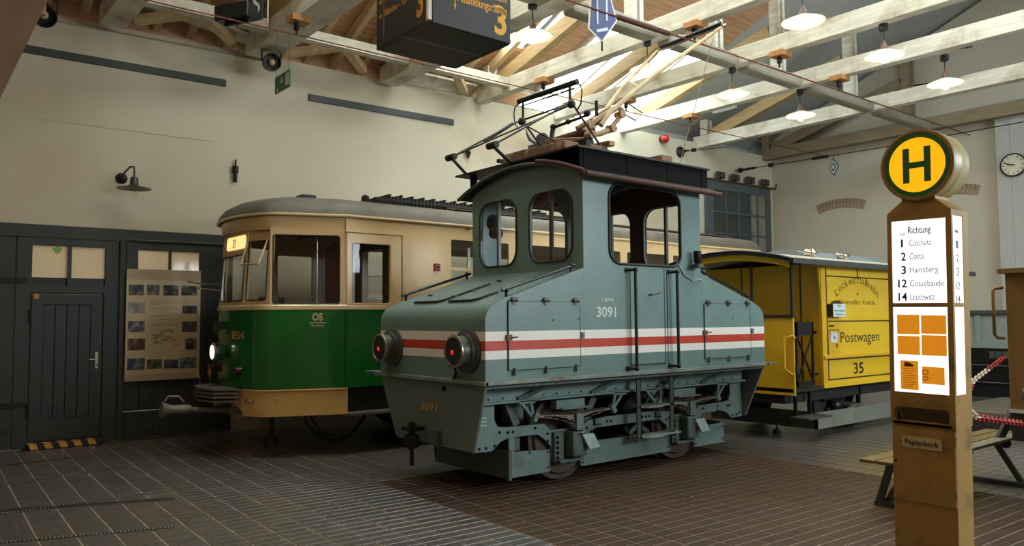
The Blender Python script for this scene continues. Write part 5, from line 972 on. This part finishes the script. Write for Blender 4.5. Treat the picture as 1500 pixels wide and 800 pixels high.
lw.prism([(cx0 - .04, yy - .002, 1.975), (cx0, yy - .002, 1.92), (cx0 + .04, yy - .002, 1.975), (cx0, yy - .002, 1.955)], (0, .002, 0))
obj('lettering', lw, mat('lettering_brown', '#6b5413', .5, var=0), body)
lp = MB(); text_mb(lp, 'Postwagen', (10.46, yy, 1.265), (1, 0, 0), U, h=.15, w=1.12, bold=.0)
for x in (10.46, 10.49): pass
obj('lettering', lp, mat('lettering_dark', '#3a2f10', .5, var=0), body)
obj('number', text_mb(MB(), '35', (10.80, yy, .815), (1, 0, 0), U, h=.155, w=.28, bold=.012), BLN, body, label='black fleet number 35')
nb = obj('notice_box', MB().box(10.12, 10.44, PY0 - .08, PY0 + .012, 1.63, 1.80).prism([(10.18, PY0 - .08, 1.80), (10.38, PY0 - .08, 1.80), (10.28, PY0 - .08, 1.85)], (0, .08, 0)), mat('notice_side', '#171717', .5), body)
obj('notice_face', MB().box(10.115, 10.445, PY0 - .084, PY0 - .08, 1.625, 1.805), mat('notice_white', '#bfd0cf', .4), nb)
nl = MB(); text_mb(nl, 'Post', (10.28, PY0 - .0842, 1.765), (1, 0, 0), U, h=.025, w=.09, align='C'); text_mb(nl, 'Eine Leihgabe', (10.28, PY0 - .0842, 1.70), (1, 0, 0), U, h=.024, w=.26, align='C'); text_mb(nl, 'Museum', (10.28, PY0 - .0842, 1.65), (1, 0, 0), U, h=.024, w=.2, align='C'); obj('lettering', nl, mat('notice_ink', '#39484c', .5, var=0), nb)
mb_ = obj('letter_slot_plate', MB().box(10.13, 10.43, PY0 + .004, PY0 + .012, 1.12, 1.46), YED, body)
obj('slot_marks', MB().box(10.15, 10.28, PY0 + .0, PY0 + .004, 1.49, 1.51).box(10.15, 10.42, PY0, PY0 + .004, 1.44, 1.448).box(10.16, 10.40, PY0, PY0 + .004, 1.405, 1.411).box(10.15, 10.158, PY0, PY0 + .004, 1.405, 1.45).box(10.33, 10.35, PY0 - .002, PY0 + .004, 1.20, 1.25), BLN, mb_)
lk = obj('lock_plate', MB().prism([(u, PY0 - .006, v) for u, v in rrect(10.17, 10.36, 1.27, 1.415, .03)], (0, .012, 0)), mat('lock_plate', '#c3ccd0', .35), mb_); obj('keyhole', MB().cyl((10.27, PY0 - .01, 1.34), (10.27, PY0 - .006, 1.34), .014, 10), BLACK, lk)
# platform
obj('platform_floor', MB().box(XP, XB0, PY0 + .02, PY1 - .02, .64, .69), UND, mw)
da = obj('dash_panel', MB().box(XP, XP + .03, PY0 + .0, PY1, .60, 1.62), YED, mw, bevel=.006)
obj('dash_cap', MB().box(XP - .02, XP + .05, PY0 - .01, PY1, 1.62, 1.655), BLN, da)
obj('grab_handle', MB().tube([(XP + .02, PY0 - .01, 1.35), (XP - .02, PY0 - .0, 1.38), (XP - .05, PY0 + .10, 1.36), (XP - .05, PY0 + .11, .95), (XP - .02, PY0 + .02, .88)], .014, 8), YED, da, smooth=60)
for y in (PY0 + .02, PY0 + .62, PY1 - .3): obj('roof_post', MB().box(XP, XP + .03, y - .015, y + .015, 1.65, 2.34), BLN, mw)
ew = obj('end_bulkhead', MB().box(XB0 - .012, XB0 + .0, PY0 + .03, PY1, .68, 2.36), YED, mw)
obj('bulkhead_lines', MB().box(XB0 - .017, XB0 - .012, PY0 + .30, PY0 + .32, .7, 2.36).box(XB0 - .017, XB0 - .012, PY0 + 1.25, PY0 + 1.27, .7, 2.36), BLN, ew)
obj('bulkhead_knob', MB().sphere((XB0 - .04, PY0 + .18, 1.60), .022, 8).sphere((XB0 - .04, PY0 + .16, .9), .022, 8), BRASSY, ew, smooth=60)
obj('corner_bracket', MB().prism([(XB0 - .06, PY0 + .01, 2.35), (XB0 - .02, PY0 + .01, 1.85), (XB0 - .0, PY0 + .01, 1.85), (XB0 - .0, PY0 + .01, 2.35)], (0, .03, 0)), YED, ew)
gt_ = obj('lattice_gate', MB().box(XP + .07, XP + .10, PY0, PY0 + .025, .72, 1.56).box(XP + .46, XP + .49, PY0, PY0 + .025, .72, 1.56).box(XP + .07, XP + .49, PY0, PY0 + .025, 1.38, 1.56).box(XP + .07, XP + .49, PY0, PY0 + .025, .72, .78), BLACK, mw)
obj('gate_cross', MB().bar((XP + .10, PY0 + .012, .78), (XP + .46, PY0 + .012, 1.38), .014, .022, up=(0, 1, 0)).bar((XP + .46, PY0 + .012, .78), (XP + .10, PY0 + .012, 1.38), .014, .022, up=(0, 1, 0)), BLACK, gt_)
obj('gate_hinges', MB().cyl((XP + .52, PY0, .86), (XP + .56, PY0, .86), .018, 8).cyl((XP + .52, PY0, 1.42), (XP + .56, PY0, 1.42), .018, 8).cyl((XP + .05, PY0, .9), (XP + .05, PY0, 1.0), .03, 8), BLACK, gt_)
# arched roof
def wroof(y): return 2.375 + .16 * (1 - ((y - 6.55) / 1.08) ** 2)
wy = [5.47 + 2.16 * k / 20 for k in range(21)]
WRT = mat('wagon_roof', '#a9a595', .7, var=.08, scale=3)
wro = obj('arched_roof', MB().prism([(9.05, y, wroof(y) - .05) for y in wy] + [(9.05, y, wroof(y)) for y in wy[::-1]], (5.7, 0, 0)), WRT, mw, smooth=40)
obj('end_fascia', MB().prism([(9.03, y, wroof(y) - .055) for y in wy] + [(9.03, y, wroof(y) - .012) for y in wy[::-1]], (.02, 0, 0)), BLACK, wro)
obj('end_bead', MB().tube([(9.03, y, wroof(y) + .0) for y in wy], .014, 6), mat('bead_black', '#1d1f20', .3), wro, smooth=60)
obj('yellow_valance', MB().prism([(9.10, y, wroof(y) - .13) for y in wy[1:-1]] + [(9.10, y, wroof(y) - .055) for y in wy[-2:0:-1]], (.03, 0, 0)), YED, wro)
obj('side_fascia', MB().box(9.03, 14.75, 5.445, 5.475, 2.31, 2.385), mat('fascia_grey', '#3f4444', .4, var=.1), wro, bevel=.006)
vy = [6.1 + .9 * k / 10 for k in range(11)]
vt = obj('roof_ventilator', MB().prism([(10.5, 6.1, 2.5)] + [(10.5, y, 2.52 + .12 * (1 - ((y - 6.55) / .45) ** 2)) for y in vy] + [(10.5, 7.0, 2.5)], (2.4, 0, 0)), mat('vent_blue_grey', '#76848c', .5), wro, smooth=35)
for x in (10.45, 11.35): obj('vent_cap', MB().cyl((x, 5.95, 2.53), (x + .0, 6.12, 2.57), .05, 14).cyl((x - .03, 6.0, 2.5), (x - .03, 6.0, 2.6), .02, 8), CHROME, wro, smooth=40)
# running gear
obj('chassis', MB().box(9.3, 14.5, 5.8, 7.3, .48, .66), UND, mw)
for x in (10.6, 13.2):
    for y0, s in ((5.93, 1), (7.17, -1)): obj('wheel', MB().lathe([(.001, 0), (.1, 0), (.3, -.02), (.36, 0), (.38, .1), (.001, .1)], (x, y0, .39), (0, s, 0), 28), UND, mw, smooth=30)
    obj('axle_box', MB().sphere((x + .05, 5.86, .36), .11, 12).box(x - .25, x + .35, 5.84, 5.9, .45, .5).cyl((x - .1, 5.9, .3), (x + .3, 5.86, .42), .03, 8), mat('axle_black', '#262524', .35, .4, var=.3), mw, smooth=40)
for b_ in ((11.25, 11.3, 5.8, 5.85, .25, .66), (9.4, 9.43, 5.7, 5.74, .3, .66), (9.75, 9.78, 5.7, 5.74, .3, .66)): obj('step_hanger', MB().box(*b_), BLACK, mw)
obj('step_board', MB().box(9.30, 9.86, 5.46, 5.72, .30, .325), mat('step_dark', '#3a3b38', .6), mw); obj('bearing_step', MB().box(10.9, 11.3, 5.75, 6.0, .33, .36), mat('step_grey', '#5f5d56', .6), mw)
FG = mat('fender_grey', '#6f7166', .55, var=.15)
fd_ = obj('fender_board', MB().box(9.86, 14.4, 5.68, 5.71, .11, .33), FG, mw, label='grey lifeguard board near the floor'); obj('fender_board', MB().box(9.86, 9.89, 5.68, 7.4, .11, .34), mat('fender_dark', '#4a4c46', .6, var=.15), mw)
obj('fender_roller', MB().cyl((9.78, 6.2, .02), (9.78, 6.28, .02), .05, 12).cyl((9.8, 6.24, .0), (9.8, 6.24, .15), .02, 8), STEEL, mw)
# ---------------------------------------------------------------- stop pillar with lit drum
K = 4.2 / 3.7
PX0, PX1, PA, PB_ = 4.2, 4.405, 1.688, 2.012      # front at x = PX0, side at y = PA
OL = mat('pillar_ochre', '#a58342', .5, var=.08, scale=4, dirt=('#6b5430', 5)); OLD = mat('pillar_cream', '#b9ad7e', .4, var=.05)
sp_ = thing('stop_pillar', 'ochre tram stop pillar with lit yellow drum sign and white route boards', 'sign pillar', (4.3, 1.86, 0))
LIT = emis('board_light', '#fbfdff', 1.25)
sp_.rotation_euler = (math.radians(.9), 0, 0)
def q(v): return 1.62 + (v - 1.62) * K
zt = q(2.092)
obj('cabinet', MB().box(PX0 + .012, PX1, PA + .004, PB_ - .004, .0, q(1.126)).box(PX0 + .065, PX1 - .016, PA + .013, PB_ - .013, q(1.126), q(1.26)), OL, sp_, bevel=.004)
cab = obj('upper_case', MB().plate([(PA, q(1.125)), (PB_, q(1.125)), (PB_, zt), (PA, zt)], [[(PA + .028, q(1.272)), (PB_ - .022, q(1.272)), (PB_ - .022, q(1.664)), (PA + .028, q(1.664))], [(PA + .028, q(1.683)), (PB_ - .022, q(1.683)), (PB_ - .022, q(2.066)), (PA + .028, q(2.066))], rrect(PA + .03, PB_ - .015, q(1.138), q(1.203), .02)], lambda u, v: (PX0, u, v), (.015, 0, 0)), OL, sp_)
sd = obj('side_case', MB().plate([(PX0 + .0155, q(1.125)), (PX1, q(1.125)), (PX1, zt), (PX0 + .0155, zt)], [[(PX0 + .02, q(1.272)), (PX0 + .145, q(1.272)), (PX0 + .145, q(1.664)), (PX0 + .02, q(1.664))], [(PX0 + .02, q(1.683)), (PX0 + .145, q(1.683)), (PX0 + .145, q(2.08)), (PX0 + .02, q(2.08))]], lambda u, v: (u, PA, v), (0, .012, 0)), OL, sp_)
obj('back_case', MB().box(PX1 - .015, PX1, PA + .0005, PB_, q(1.125), zt).box(PX0 + .0155, PX1 - .0155, PB_ - .012, PB_, q(1.125), zt).box(PX0 + .01, PX1, PA + .01, PB_ - .01, zt - .012, zt), OL, sp_)
zb = [(q(1.272), q(1.664)), (q(1.683), q(2.066))]
for z0, z1 in zb:
    fb = obj('route_board', MB().box(PX0 + .006, PX0 + .012, PA + .012, PB_ - .012, z0 - .01, z1 + .01), LIT, cab, label='white lit board')
    obj('side_board', MB().box(PX0 + .016, PX0 + .15, PA + .006, PA + .010, z0 - .01, z1 + .012), LIT, sd)
    if z0 < 1.5: low_b = fb
    else: top_b = fb
bw = MB(); bn = MB(); R = (0, -1, 0); xf = PX0 + .0058
def yb(px): return PB_ - .022 - px * (PB_ - PA - .05)
text_mb(bw, 'Richtung', (xf, yb(.31), q(2.005)), R, U, h=.036, w=.115, bold=.012); text_mb(bw, 'Linie', (xf, yb(.14), q(1.998)), R, U, h=.017, w=.034)
for k, (n_, s_, w) in enumerate((('1', 'Coschütz', .11), ('2', 'Cotta', .072), ('3', 'Hainsberg', .142), ('12', 'Cossebaude', .168), ('14', 'Leutewitz', .122))):
    z = q(1.947 - k * .0625); text_mb(bw, s_, (xf, yb(.33), z), R, U, h=.034, w=w, bold=-.004); text_mb(bn, n_, (xf, yb(.26) + (.0 if len(n_) > 1 else -.0) + (.042 if len(n_) > 1 else .024), z - .004), R, U, h=.042, w=.045 if len(n_) > 1 else .010 if n_ == '1' else .024, bold=.02 if n_ != '1' else .01)
obj('lettering', bw, mat('board_grey_ink', '#8f9298', .6, var=0), top_b); obj('route_numbers', bn, mat('board_blue_ink', '#1d2c48', .6, var=0), top_b)
sn_ = MB(); text_mb(sn_, 'Linie', (PX0 + .05, PA + .0058, q(2.0)), (1, 0, 0), U, h=.02, w=.045, bold=.01)
for k, n_ in enumerate(('1', '2', '3', '12', '14')): text_mb(sn_, n_, (PX0 + .078, PA + .0058, q(1.93 - k * .062)), (1, 0, 0), U, h=.04, w=.046 if len(n_) > 1 else .026, align='C', bold=.008)
obj('route_numbers', sn_, mat('side_grey_ink', '#6b6f7a', .6, var=0), sd)
PAPER = NT('old_paper'); PAPER.l(PAPER.ramp(PAPER.noise(40, 5), [(.35, lin('#d98a1e')), (.65, lin('#e89c2c'))]), PAPER.b.inputs['Base Color']); PAPER.b.inputs['Emission Color'].default_value = lin('#e8901c'); PAPER.b.inputs['Emission Strength'].default_value = .62; PAPER = PAPER.m
for (a, b, z1, z0) in ((.07, .49, .91, .68), (.52, .97, .905, .69), (.07, .49, .66, .44), (.52, .97, .675, .44), ):
    obj('paper_sheet', MB().box(xf - .003, xf, min(yb(a), yb(b)), max(yb(a), yb(b)), q(1.272 + .392 * z0), q(1.272 + .392 * z1)), PAPER, low_b)
pk = MB()
for (a, b, z1, z0) in ((.12, .45, .37, .03), (.52, .92, .31, .11)):
    s_ = obj('paper_sheet', MB().box(xf - .003, xf, min(yb(a), yb(b)), max(yb(a), yb(b)), q(1.272 + .392 * z0), q(1.272 + .392 * z1)), PAPER, low_b)
inkp = MB()
for k in range(9): inkp.box(xf - .004, xf - .003, yb(.42 - .04 * (k % 3)), yb(.16 + .03 * (k % 2)), q(1.272 + .392 * (.27 - k * .026)), q(1.272 + .392 * (.275 - k * .026)))
inkp.prism([(xf - .004, yb(.19), q(1.272 + .392 * .30)), (xf - .004, yb(.37), q(1.272 + .392 * .30)), (xf - .004, yb(.36), q(1.272 + .392 * .325)), (xf - .004, yb(.28), q(1.272 + .392 * .35)), (xf - .004, yb(.2), q(1.272 + .392 * .355))], (.001, 0, 0))
for zc_ in (.245, .175): inkp.tube([(xf - .0035, yb(.58) + .014 * math.cos(t * PI / 6), q(1.272 + .392 * zc_) + (.012 if zc_ > .2 else .009) * math.sin(t * PI / 6)) for t in range(12)], .002, 5, True)
obj('paper_print', inkp, mat('paper_ink', '#7a4a10', .6, var=0), low_b)
# lower case: paper slot, plate, door
obj('slot_back', MB().box(PX0 + .055, PX0 + .06, PA + .012, PB_ - .012, q(1.127), q(1.24)), mat('slot_inside', '#4a3a1e', .6), cab); obj('slot_flap', MB().bar((PX0 + .03, PB_ - .03, q(1.2)), (PX0 + .045, PB_ - .045, q(1.14)), .004, .02), BRASSY, cab)
obj('slot_lip', MB().box(PX0 + .0, PX0 + .06, PA + .02, PB_ - .012, q(1.125), q(1.137)), OL, cab)
dr2 = obj('bin_door', MB().box(PX0 + .002, PX0 + .014, PA + .006, PB_ - .006, q(.775), q(1.11)), OL, sp_, bevel=.003)
pl_ = obj('name_plate', MB().box(PX0 - .003, PX0 + .002, yb(.85), yb(.13), q(1.02), q(1.072)), mat('plate_cream', '#bdb48e', .4), dr2)
obj('lettering', text_mb(MB(), 'Papierkorb', (PX0 - .0032, (yb(.85) + yb(.13)) / 2, q(1.034)), R, U, h=.028, w=.165, align='C', bold=.004), mat('plate_ink', '#2b2a22', .5, var=0), pl_)
obj('door_lock', MB().cyl((PX0 - .002, PB_ - .022, q(.95)), (PX0 + .004, PB_ - .022, q(.95)), .007, 10), BLACK, dr2); obj('door_hinge', MB().cyl((PX0 + .0, PA + .004, q(.82)), (PX0 + .0, PA + .004, q(.86)), .005, 8).cyl((PX0 + .0, PA + .004, q(1.04)), (PX0 + .0, PA + .004, q(1.09)), .004, 8), OL, dr2)
# shoulders, neck, drum
yc = (PA + PB_) / 2; zD = q(2.318); rD = .185
sho = MB(); ring = lambda y0, y1, x0, x1, z: [(x0, y0, z), (x0, y1, z), (x1, y1, z), (x1, y0, z)]
sho.grid([ring(PA, PB_, PX0, PX1, zt), ring(PA, PB_, PX0, PX1, zt + .012), ring(yc - .085, yc + .085, PX0 + .005, PX1 - .04, q(2.158)), ring(yc - .085, yc + .085, PX0 + .005, PX1 - .04, zD - .12)], True)
obj('shoulder', sho, OL, sp_)
dm_ = obj('drum', MB().lathe([(rD - .012, .0), (rD, .0), (rD, .085), (rD + .001, .087), (rD, .09), (rD, .175), (rD - .02, .18), (.001, .18)], (PX0 - .01, yc - .006, zD), (1, 0, 0), 48), OLD, sp_, smooth=35)
obj('drum_rim', MB().lathe([(rD - .018, -.006), (rD - .012, -.014), (rD + .001, -.012), (rD + .003, .004)], (PX0 - .01, yc - .006, zD), (1, 0, 0), 48), mat('rim_ochre', '#9a7640', .45), dm_, smooth=60)
GR = emis('sign_green', '#0c4a18', .22, '#0d4a1c')
obj('green_ring', MB().lathe([(rD - .042, -.0085), (rD - .018, -.0085), (rD - .018, .0)], (PX0 - .01, yc - .006, zD), (1, 0, 0), 48, False), GR, dm_)
obj('yellow_face', MB().lathe([(.001, -.008), (rD - .04, -.008), (rD - .04, .0)], (PX0 - .01, yc - .006, zD), (1, 0, 0), 48), emis('sign_face_yellow', '#ffae08', .95, '#ffc21a'), dm_, label='lit yellow face')
hx = PX0 - .0185; hy = yc - .006
obj('letter_stop', MB().box(hx, hx + .003, hy + .037, hy + .071, zD - .092, zD + .092).box(hx, hx + .003, hy - .071, hy - .037, zD - .092, zD + .092).box(hx, hx + .003, hy - .04, hy + .04, zD - .016, zD + .016), GR, dm_, label='dark green letter H')
for a_ in (.0,): obj('rim_screw', MB().cyl((PX0 + .03, yc + rD, zD), (PX0 + .03, yc + rD + .012, zD), .006, 8), IRON, dm_)
# ---------------------------------------------------------------- bench behind the pillar
bn_ = thing('bench', 'long slatted bench with splayed steel trestle legs behind the stop pillar', 'bench', (7.6, 3.15, 0))
WB = mat('bench_lamplit_yellow', '#6f5c2c', .5, var=.2, scale=6, mapscale=(.6, 6, 6))  # yellow tint paints the lamp's light into these slats
WBG = mat('bench_grey', '#77705f', .6, var=.2, scale=6, mapscale=(.6, 6, 6))
for y in (3.23, 3.09, 2.95): obj('seat_slat', MB().box(6.35, 9.0, y - .062, y + .062, .42, .45), WBG if y < 3 else WB, bn_, bevel=.006)
for x in (6.75, 8.45):
    obj('trestle_leg', MB().bar((x, 3.02, .42), (x + .04, 2.80 if x > 8 else 3.28, .02), .05, .05).bar((x, 3.2, .42), (x, 3.34, .0), .05, .05).box(x - .03, x + .03, 2.75, 3.36, .0, .045), mat('trestle_steel', '#4a4d4a', .45, .5, var=.2), bn_)
obj('back_stay', MB().bar((8.45, 2.98, .42), (8.6, 2.86, .78), .05, .06), mat('trestle_steel', '#4a4d4a'), bn_)
obj('clamp_nut', MB().sphere((8.45, 2.92, .40), .05, 10), IRON, bn_, smooth=50)
# ---------------------------------------------------------------- cream vehicle end at the edge
vh = thing('historic_tram_front', 'brown framed open end of an old tram with grab rail at the picture edge', 'tram', (8.6, 1.7, 0))
OF = mat('oak_frame', '#8a6a3a', .45, var=.12, scale=3, mapscale=(3, 3, .5))
vf = MB().plate([(.6, .78), (2.585, .78), (2.585, 1.99), (.6, 1.99)], [[(.75, 1.28), (2.44, 1.28), (2.44, 1.93), (.75, 1.93)], [(1.2, 1.02), (2.44, 1.02), (2.44, 1.19), (1.2, 1.19)]], lambda u, v: (7.62, u, v), (.09, 0, 0))
vfo = obj('end_frame', vf, OF, vh, bevel=.006)
obj('frame_reveal', MB().box(7.70, 8.0, 2.36, 2.42, 1.28, 1.93), mat('reveal_dark', '#2b2119', .6), vfo)
obj('roof_strip', MB().box(7.55, 9.5, .5, 2.62, 1.99, 2.03), OF, vh)
obj('grab_rail', MB().tube([(7.62, 2.60, 1.87), (7.58, 2.66, 1.86), (7.57, 2.665, 1.84), (7.57, 2.665, 1.46), (7.60, 2.65, 1.43), (7.62, 2.60, 1.43)], .014, 8), mat('rail_bronze', '#8a6a44', .35, .6), vh, smooth=60)
hl2 = obj('headlight', MB().lathe([(.10, 0), (.15, .04), (.16, .10), (.14, .11)], (7.62, 2.30, .95), (-1, 0, 0), 20), CHROME, vh, smooth=40); obj('lens', MB().lathe([(.001, .12), (.13, .1), (.14, .08)], (7.62, 2.30, .95), (-1, 0, 0), 20), mat('lamp_pale_lens', '#b5b48a', .1), hl2, smooth=50)
obj('lower_body', MB().box(7.62, 9.6, .6, 2.58, .55, .80), mat('vehicle_dark', '#2f2822', .6), vh); obj('white_line', MB().box(7.6, 7.62, .6, 2.59, .79, .815), WHITE, vh)
obj('side_post', MB().box(8.3, 8.4, 2.5, 2.585, .78, 1.99).box(9.4, 9.5, 2.5, 2.585, .78, 1.99), OF, vh)
obj('buffer_disc', MB().lathe([(.001, .1), (.15, .1), (.16, .06), (.05, .04), (.05, 0)], (7.62, 2.16, .42), (-1, 0, 0), 24), mat('buffer_red', '#6e1418', .4), vh, smooth=35); obj('buffer_stem', MB().cyl((7.62, 2.16, .42), (8.0, 2.16, .42), .04, 10).box(7.7, 9.4, 1.2, 2.3, .3, .56), UND, vh)
for x in (8.2, 9.2): obj('wheel', MB().lathe([(.001, 0), (.3, 0), (.33, .1), (.001, .1)], (x, 2.1, .33), (0, 1, 0), 24), UND, vh, smooth=30)
# ---------------------------------------------------------------- low platform, parapet, chain
rp_ = thing('parapet', 'grey green panelled parapet with a dark base running along the rear wall', 'parapet', (17.3, 4.6, 0))
PG = mat('parapet_paint', '#8b948e', .5, var=.06); obj('panel_wall', MB().box(17.36, 17.40, 2.5, 6.85, 1.05, 1.72), PG, rp_)
obj('top_rail', MB().box(17.28, 17.42, 2.5, 6.88, 1.66, 1.74), mat('rail_dark_grey', '#3f4441', .5), rp_); obj('bottom_rail', MB().box(17.30, 17.40, 2.5, 6.86, 1.04, 1.11).box(17.28, 17.36, 2.5, 6.86, .98, 1.04), PG, rp_)  # top rail in a darker grey than the panels
for y in (6.4, 5.4, 4.4, 3.4): obj('panel_batten', MB().box(17.32, 17.36, y - .05, y + .05, 1.05, 1.68), PG, rp_)
obj('dark_base', MB().box(17.30, 17.42, 2.5, 6.86, .0, .98), BLACK, rp_)
for z in (.62, .28): obj('wire_line', MB().tube([(17.26, 2.5, z), (17.26, 6.8, z + .02)], .012, 6), STEEL, rp_)
for k in range(5): obj('vent_slat', MB().box(17.285, 17.30, 6.1 - k * .12, 6.2 - k * .12, .78, .92), mat('slat_grey', '#4b4d4c', .5), rp_)
lpf = thing('low_platform', 'low dark timber platform on the floor before the parapet', 'platform', (13.2, 4.0, 0))
for k in range(6): obj('deck_board', MB().box(12.0 + k * .42, 12.4 + k * .42, 2.6, 5.05, .24, .28), mat('deck_wood', '#5d564b', .65, var=.2, scale=5), lpf)
obj('platform_edge', MB().box(12.0, 12.04, 2.6, 5.05, .0, .24).box(12.0, 14.5, 5.01, 5.05, 0, .24), mat('platform_dark', '#221d19', .7), lpf)
def chain(name, pts, label, cols, r=.026, step=.058):
    t = thing(name, label, 'chain', pts[0], group='red and white barrier chains'); P = []
    for p, q_ in zip(pts[:-1], pts[1:]):
        p, q_ = Vector(p), Vector(q_); n = max(1, round((q_ - p).length / step)); P += [(p + (q_ - p) * (i / n), (q_ - p).normalized()) for i in range(n)]
    for k, (c, d) in enumerate(P):
        a, b = frame_of(d); a = a if k % 2 else b
        ring = [c + d * (r * 1.45 * math.cos(2 * PI * i / 12)) + a * (r * .8 * math.sin(2 * PI * i / 12)) for i in range(12)]
        obj('chain_link', MB().tube(ring, r * .27, 6, True), cols[int(k / len(P) * len(cols)) % len(cols)], t, smooth=60)
CR = mat('chain_red', '#a3241d', .4, var=.1); CW = mat('chain_white', '#d8cdb8', .4, var=.05)
chain('barrier_chain', [(4.40, 1.70, 1.15), (4.75, 1.78, 1.06), (5.2, 1.84, 1.0), (5.9, 1.92, .91)], 'red and white plastic barrier chain hung from the stop pillar', [CW, CR, CR, CR], r=.021, step=.05)
chain('barrier_chain', [(4.9, 1.93, 1.045), (5.2, 2.05, 1.035), (5.7, 2.2, 1.06), (6.3, 2.38, 1.14), (7.55, 2.585, 1.27)], 'thinner red and white chain leading up to the old tram frame', [CR, CR, CW, CR], r=.022)
# wooden roof post close to the camera
obj('timber_brace', MB().bar((-.755, 4.167, 0.), (1.155, 2.017, 5.5), .3, .3, up=(.628, .776, 0)), mat('near_timber', '#6a4f38', .7, var=.2, scale=4), label='large brown timber brace crossing the upper corner of the view', cat='brace', base=(-.755, 4.167, 0))
